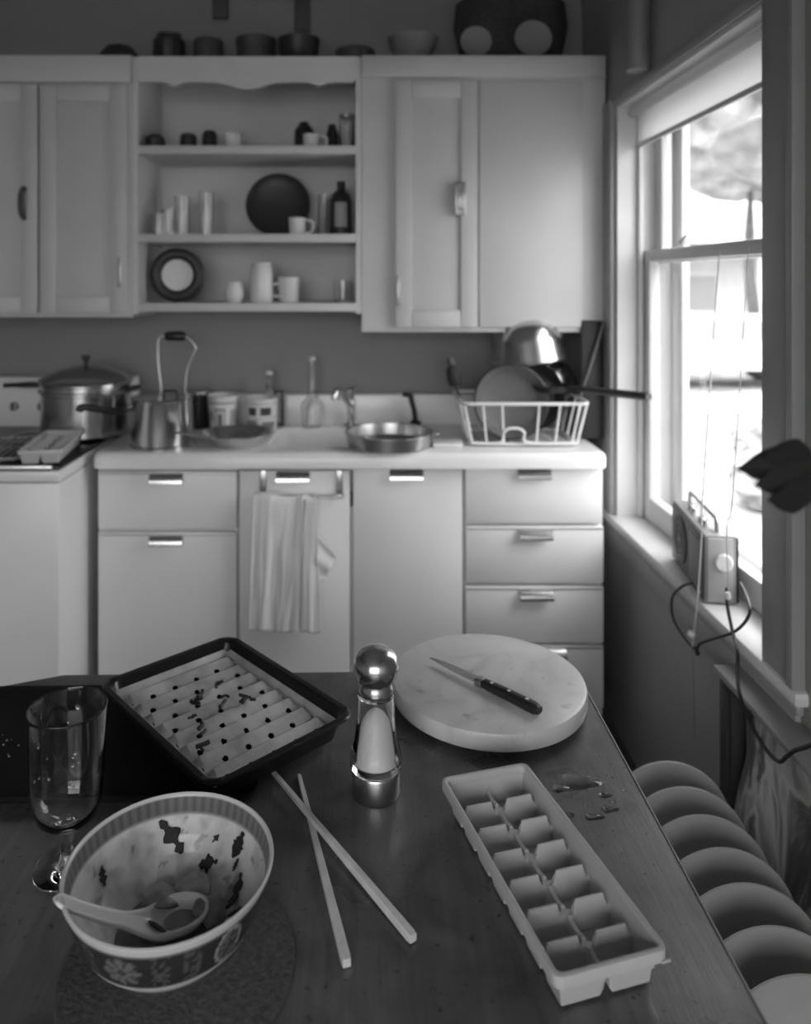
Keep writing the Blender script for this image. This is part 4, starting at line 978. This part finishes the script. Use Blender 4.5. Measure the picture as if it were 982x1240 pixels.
# printed cups
def printed(name, label, x, depth, r0, r1, h, blocks, handle=None):
    t = cthing(name, 'cup', label, x, depth, 'printed cups at the back of the counter')
    pr = [(0, 0), (r0, 0)]+[(r0+(r1-r0)*k/40, .001+(h-.001)*k/40) for k in range(1, 41)]+[(r1+.002, h+.002), (r1-.003, h+.002), (r0-.003, .008), (0, .007)]
    sg = 96; o = MB().lathe(pr, sg).build('body', 'cup_print', t, smooth=50)
    a_ = o.data.color_attributes.new('print', 'FLOAT_COLOR', 'POINT')
    for i, v in enumerate(o.data.vertices):
        rg_ = min(i//sg, len(pr)-1); g_ = .66; th = math.degrees(math.atan2(v.co.x, -v.co.y)); q = v.co.z/h
        if rg_ < 42:
            for (t0, t1, q0, q1, c_) in blocks:
                if t0 <= th <= t1 and q0 <= q <= q1: g_ = c_
        a_.data[i].color = (g_, g_, g_, 1)
    if handle: MB().tube([(r1-.002, 0, h*.85), (r1+.03, 0, h*.8), (r1+.03, 0, h*.35), (r0+.004, 0, h*.25)], .005, 8, smooth=4).build('handle', 'white_ceramic', t)
printed('paper_cup', 'flared white cup with grey print near the tea tin', 270, 2.64, .043, .055, .118, [(-60, 60, .80, .84, .25), (-25, 22, .1, .66, .3), (-20, 17, .14, .60, .5), (-8, 6, .14, .5, .12), (-70, -30, .3, .6, .35), (40, 75, .2, .62, .35)])
printed('paper_cup', 'white printed tub with dark blocks beside the dark frame', 317, 2.64, .052, .056, .11, [(-48, -12, .48, .74, .06), (2, 42, .50, .74, .06), (-75, 75, .40, .43, .3), (-60, -8, .08, .34, .28), (10, 60, .08, .30, .22), (-75, 75, .84, .87, .35)])
t = cthing('card_frame', 'frame', 'small dark upright frame at the back of the counter', 338, 2.70)
for nm, b_ in (('frame_side', (-.016, -.008, 0, .125)), ('frame_side', (.008, .016, 0, .125)), ('frame_top', (-.008, .008, .117, .125)), ('frame_bottom', (-.008, .008, 0, .01))):
    MB().box(b_[0], b_[1], -.008, .008, b_[2], b_[3], .001).build(nm, 'black_plastic', t)
MB().box(-.008, .008, -.002, .002, .01, .117).build('card', 'pale_grey', t)
t = cthing('small_bottle', 'bottle', 'small pale bottle behind the printed tub', 326, 2.715)
MB().lathe([(0, 0), (.019, 0), (.020, .11), (.010, .13), (.008, .165), (.012, .168), (.012, .178), (0, .179)], 24).build('body', 'glass', t)
MB().lathe([(0, .1795), (.0125, .1795), (.0125, .192), (0, .193)], 20).build('cap', 'white_plastic', t)
# glass carafe
t = cthing('glass_carafe', 'carafe', 'clear glass carafe with tall narrow neck beside the tap', 378, 2.69)
MB().lathe([(0, 0), (.031, 0), (.034, .004), (.041, .07), (.038, .082), (.02, .10), (.0145, .115), (.013, .22), (.0145, .232), (.0125, .232), (.011, .22), (.0125, .116), (.018, .10), (.035, .08), (.038, .07), (.031, .006), (0, .005)], 40).build('body', 'glass', t, smooth=60)
MB().lathe([(0, .2325), (.012, .2325), (.012, .243), (.008, .247), (0, .247)], 20).build('stopper', 'white_plastic', t)
# sink pan resting across the basin rim
t = cthing('sink_pan', 'pan', 'shallow dark metal pan resting across the sink edge', 471, 2.375, z=ZC+.001)
MB().lathe([(0, 0), (.125, 0), (.131, .004), (.136, .040), (.139, .042), (.139, .045), (.132, .044), (.127, .008), (0, .005)], 56).build('body', 'brushed', t)
MB().lathe([(0, .0055), (.1255, .0085), (.1255, .0095), (0, .0065)], 48).build('residue', 'dark_grey', t)
MB().tube([(.137, .01, .03), (.155, .01, .034), (.155, .04, .034), (.133, .04, .03)], .004, 8, smooth=3).build('side_loop', 'dull_metal', t)
# black sprayer
t = cthing('dish_brush', 'brush', 'black hooked dish brush standing behind the sink pan', 503, 2.70)
MB().lathe([(0, 0), (.02, 0), (.021, .012), (.012, .02), (0, .021)], 20).build('brush_head', 'black_plastic', t)
MB().tube([(0, 0, .018), (-.004, 0, .05), (-.014, 0, .09), (-.018, 0, .106), (-.045, -.004, .112)], [.009, .009, .009, .008], 10, smooth=5).build('handle', 'black_plastic', t)
t = cthing('sponge', 'sponge', 'pale flat sponge on the counter beside the dish rack', 541, 2.37)
MB().box(-.045, .045, -.03, .03, 0, .014, .004).build('foam', 'white_plastic', t); MB().box(-.045, .045, -.03, .03, .0142, .020, .003).build('scouring_pad', 'pale_grey', t)

# dish rack
RKX, RKY = (627-VX)*2.47/F, 2.475
t = thing('dish_rack', 'white coated wire dish rack on the right drainboard', 'rack', (RKX, RKY, ZC))
hw, hd, rh = .196, .135, .135
def rrp(a, b_, z, r=.03): return [(x, y, z) for x, y in rr(-a, a, -b_, b_, r, 4)]
MB().tube(rrp(hw, hd, rh), .0055, 8, closed=True).build('top_rim', 'wire_white', t)
MB().tube(rrp(hw-.03, hd-.02, .008), .0045, 8, closed=True).build('bottom_rim', 'wire_white', t)
for k, x in enumerate((-.135, -.075, .04, .105, .165)):
    xb = x*.88
    MB().tube([(x, -hd, rh), (xb, -hd+.02, .008)], .0038, 8).build('upright', 'wire_white', t)
for x in (-hw+.006, hw-.006):
    MB().tube([(x, -hd+.012, rh), (x*.86, -hd+.028, .008)], .0048, 8).build('upright', 'wire_white', t)
    for y in (-.05, .02, .09): MB().tube([(math.copysign(hw, x), y, rh), (math.copysign(hw-.03, x), y*.9, .008)], .0035, 8).build('upright', 'wire_white', t)
for x in (-.12, -.04, .04, .12): MB().tube([(x, hd, rh), (x*.88, hd-.02, .008)], .0035, 8).build('upright', 'wire_white', t)
for x in (-.14, -.09, -.04, .01, .06, .11, .15): MB().tube([(x*.9, -hd+.02, .008), (x*.9, hd-.02, .008)], .003, 8).build('floor_wire', 'wire_white', t)
MB().tube([(-.165, -hd+.016, .012), (-.08, -hd+.012, .013), (-.068, -hd+.008, .045), (-.052, -hd+.006, .058), (-.022, -hd+.006, .058), (-.004, -hd+.008, .045), (.008, -hd+.012, .013), (.165, -hd+.016, .012)], .0045, 8, smooth=4).build('front_arch', 'wire_white', t)
# dishes in the rack
def disc(name, label, cat, mat, x, y, depth, r, dpth, tilt=-8, rimmat=None):
    p = at(x, y, depth); t = thing(name, label, cat, p, rot=(math.radians(tilt), 0, 0))
    MB().lathe([(0, 0), (r*.72, 0), (r*.80, -.006), (r*.97, -dpth), (r, -dpth-.002), (r, -dpth+.003), (r*.83, .0), (r*.73, .006), (0, .006)], 56, axis='y').build('body', mat, t, smooth=50)
    if rimmat: MB().lathe([(r*.985, -dpth-.004), (r*1.02, -dpth-.002), (r*1.02, -dpth+.004), (r*.985, -dpth+.003)], 56, axis='y', close=True).build('rim', rimmat, t)
    return t
disc('skillet', 'round grey skillet with dark rim standing in the dish rack', 'pan', 'skillet_grey', 617, 486, 2.44, .117, .03, -8, 'black_plastic')
disc('skillet', 'dark round pan standing behind the grey skillet in the dish rack', 'pan', 'black_iron', 640, 479, 2.50, .112, .03, -8)
def bowl_up(name, label, x, y, depth, r, h, tilt, cat='bowl'):
    p = at(x, y, depth); t = thing(name, label, cat, p, rot=tilt)
    MB().lathe([(r, 0), (r+.004, .001), (r+.003, .004), (r*.985, .012), (r*.9, h*.5), (r*.7, h*.82), (r*.45, h*.97), (0, h), (0, h-.0015), (r*.44, h*.955), (r*.69, h*.80), (r*.885, h*.49), (r*.97, .006)], 64, close=False).build('body', 'steel', t)
    MB().lathe([(r*.98, 0), (r+.005, 0), (r+.006, .003), (r*.99, .005)], 64, close=True).build('rim', 'chrome', t)
    return t
bowl_up('mixing_bowl', 'shiny steel mixing bowl upside down on top of the dish rack pile', 640, 431, 2.56, .132, .135, (math.radians(6), math.radians(-6), 0))
bowl_up('mixing_bowl', 'second steel bowl upside down beneath the top bowl in the rack', 660, 478, 2.62, .110, .125, (0, math.radians(10), 0))
t = thing('bottle_brush', 'worn dark scrubbing brush standing in the left of the dish rack', 'brush', (at(560, 500, 2.5).x, 2.50, at(560, 500, 2.5).z), rot=(0, math.radians(-13), 0))
MB().tube([(0, 0, -.02), (0, 0, .10)], .006, 8).build('handle', 'dark_grey', t)
MB().lathe([(0, .09), (.022, .095), (.025, .12), (.02, .15), (.012, .158), (0, .16)], 14).build('bristles', 'basket', t)
MB().lathe([(0, .16), (.012, .162), (.014, .175), (.008, .188), (0, .19)], 12).build('tip', 'dark_grey', t)
# baking tray leaning in the corner, and long pan handle
p = at(716, 480, 2.64)
t = thing('oven_tray', 'black oven tray standing upright in the corner behind the dish rack', 'tray', (.74, 2.465, ZC), rot=(math.radians(-3), math.radians(1), 0))
MB().box(-.04, .035, 0, .012, 0, .385, .006).build('plate', 'black_iron', t)
MB().tube([(-.055, -.02, .12), (-.02, -.016, .22), (.03, -.012, .38)], .0075, 8, flat=.5).build('edge', 'mid_grey', t)
ph = thing('long_pan', 'black frying pan in the dish rack with handle pointing to the window', 'pan', at(672, 470, 2.43), rot=(math.radians(0), 0, math.radians(-52)))
MB().lathe([(0, 0), (.05, 0), (.056, .004), (.066, .022), (.063, .022), (.053, .007), (0, .005)], 36, (-.01, 0, -.012)).build('body', 'black_iron', ph)
MB().tube([(.055, 0, .006), (.12, 0, .008), (.33, 0, .012)], [.010, .013, .016, .016], 10, smooth=4, flat=.75).build('handle', 'black_plastic', ph)

# wire broiler rack on stove
t = thing('wire_rack', 'pale wire cooling rack lying on the stove beside the ice tray', 'rack', (-1.115, 2.27, .9185), math.radians(8))
MB().tube([(x, y, .012) for x, y in rr(-.11, .11, -.15, .15, .02, 4)], .004, 8, closed=True).build('frame', 'pale_grey', t)
for k in range(9): MB().tube([(-.088+.022*k, -.15, .013), (-.088+.022*k, .15, .013)], .0028, 6).build('bar', 'pale_grey', t)
for x, y in ((-.1, -.13), (.1, -.13), (-.1, .13), (.1, .13)): MB().tube([(x, y, 0), (x, y, .012)], .003, 6).build('foot', 'pale_grey', t)

# ------------------------------------------------------------------ hanging plant at the near right
T = Vector((.44, .52, 1.80))
hp = thing('hanging_plant', 'dark leafy plant hanging close at the right edge by the window', 'plant', T)
MB().lathe([(0, 0), (.05, 0), (.075, .10), (.08, .10), (.08, .115), (.072, .115), (.05, .01), (0, .008)], 32).build('pot', 'dark_ware', hp)
MB().lathe([(0, .095), (.07, .095), (.07, .10), (0, .102)], 24).build('soil', 'soil', hp)
for a in (0, 2.1, 4.2): MB().tube([(.076*math.cos(a), .076*math.sin(a), .112), (0, 0, .5), (0, 0, CEIL-T.z)], .0015, 6).build('hanger', 'cord_black', hp)
def leafm(base_, tip_, wd_, droop, seed=0):
    a_, b_ = Vector(base_), Vector(tip_); ax_ = b_-a_; side = ax_.cross(Vector((.15, 1, .1))).normalized()
    def fn(u, v):
        w_ = wd_*(math.sin(PI*(.04+.96*u)**.75)+.05)*(v-.5)*2*(1+.04*math.sin(u*17+seed))
        p_ = a_+ax_*u+side*w_; p_.z += droop*math.sin(u*PI); p_.y += .35*abs(w_)
        return p_
    o = MB().grid(fn, 20, 8).build('leaf', 'leaf', hp, smooth=80); mod_solid(o, .001, 0); return o
S1 = [(.03, .0, .10), (-.03, .01, .16), (-.085, .02, .05), (-.09, .02, -.2), (-.085, .02, -.40), (-.08, .02, -.53)]
MB().tube(S1, .0028, 6, smooth=6).build('stem', 'leaf', hp)
for (x0, y0, x1, y1, wd_, dp_) in ((985, 575, 893, 568, .017, .004), (990, 560, 915, 588, .016, -.004), (992, 590, 930, 606, .014, -.003), (985, 560, 925, 553, .013, .003)):
    leafm(at(x0, y0, .54)-T, at(x1, y1, .52)-T, wd_*.86, dp_, x1)

# ------------------------------------------------------------------ outside the window
GZ = -.55
tag(MB().box(-60, 60, -60, 60, GZ-.2, GZ).build('floor_lawn', 'grass', smooth=0), 'sunlit lawn outside the window', 'lawn', kind='structure')
tag(MB().box(-60, 60, 11.3, 13.2, GZ+.001, GZ+.02).build('floor_street', 'road', smooth=0), 'pale street beyond the lawn', 'street', kind='structure')
hs_ = thing('neighbour_house', 'pale house across the street seen through the window', 'house', (8.2, 20, GZ))
MB().box(-3, 6, 0, 6, 0, 3.0).build('walls', 'siding', hs_, smooth=0)
MB().extrude_x([(-.5, 2.95), (3, 4.6), (6.5, 2.95)], -3.4, 6.4).build('roof', 'roof', hs_, smooth=0)
for x in (-1.5, .6, 2.8):
    w_ = MB().box(x-.5, x+.5, -.05, .02, 1.0, 2.2).build('window', 'trim_paint', hs_, smooth=0); MB().box(x-.42, x+.42, -.07, -.051, 1.08, 2.12).build('pane', 'car_glass', w_, smooth=0)
for x in (-.6, 1.6, 3.9): MB().box(x-.06, x+.06, -1.2, -1.08, 0, 2.6).build('porch_post', 'trim_paint', hs_, smooth=0)
MB().box(-1.2, 4.4, -1.4, -.01, 2.6, 2.75).build('porch_roof', 'roof', hs_, smooth=0)
ca = thing('parked_car', 'white car parked across the street', 'car', (6.6, 14.6, GZ))
bodyp = [(-2.1, .35), (2.1, .35), (2.15, .7), (1.5, .85), (.9, 1.35), (-.8, 1.38), (-1.5, .92), (-2.1, .85)]
V = [(x, y, z) for y in (-.8, .8) for x, z in bodyp]; n = len(bodyp)
MB().add(V, [list(range(n)), [n+k for k in range(n)]]+[[k, (k+1) % n, n+(k+1) % n, n+k] for k in range(n)]).build('body', 'car_paint', ca, smooth=30)
MB().box(-.95, -.05, -.815, -.802, .92, 1.27, 0).build('side_window', 'car_glass', ca); MB().box(.03, .85, -.815, -.802, .92, 1.25, 0).build('side_window', 'car_glass', ca)
for x in (-1.35, 1.35):
    for y in (-.72, .72): MB().lathe([(0, -.1), (.3, -.1), (.33, -.06), (.33, .06), (.3, .1), (0, .1)], 24, (x, y, .33), 'y').build('wheel', 'tyre', ca)
def blob(loc, rx, ry, rz_, mat, name, parent, seed):
    bm = bmesh.new(); bmesh.ops.create_icosphere(bm, subdivisions=4, radius=1)
    for v in bm.verts:
        k = 1+.28*noise.fractal(v.co*2.2+Vector((seed, 0, 0)), 1., 2., 4); v.co = Vector((v.co.x*rx, v.co.y*ry, v.co.z*rz_))*k
    bm.verts.index_update()
    m_ = MB().add([v.co+Vector(loc) for v in bm.verts], [[v.index for v in f.verts] for f in bm.faces]); bm.free()
    return m_.build(name, mat, parent, smooth=0)
for k, (x, y, h, r, lab) in enumerate(((5.6, 10.2, 4.6, 1.7, 'leafy tree outside the upper window sash'), (8.4, 16.5, 5.6, 2.3, 'larger tree standing across the street'))):
    t = thing('tree', lab, 'tree', (x, y, GZ))
    MB().tube([(0, 0, 0), (.05, 0, 1.2), (-.03, .05, 2.4), (0, 0, h-.6)], [.16, .13, .11, .06], 10, smooth=4).build('trunk', 'bark', t)
    blob((0, 0, h), r, r, r*.8, 'foliage_pale', 'crown', t, k*7)
for k, (x, y, r, lab) in enumerate(((3.55, 6.6, .34, 'low shrub on the lawn near the window'), (4.3, 8.2, .3, 'round shrub further out on the lawn'))):
    t = thing('shrub', lab, 'shrub', (x, y, GZ)); blob((0, 0, r*.75), r, r, r*.8, 'foliage_pale', 'leaves', t, 20+k)
    MB().tube([(0, 0, 0), (0, 0, r*.6)], .03, 8).build('stem', 'bark', t)
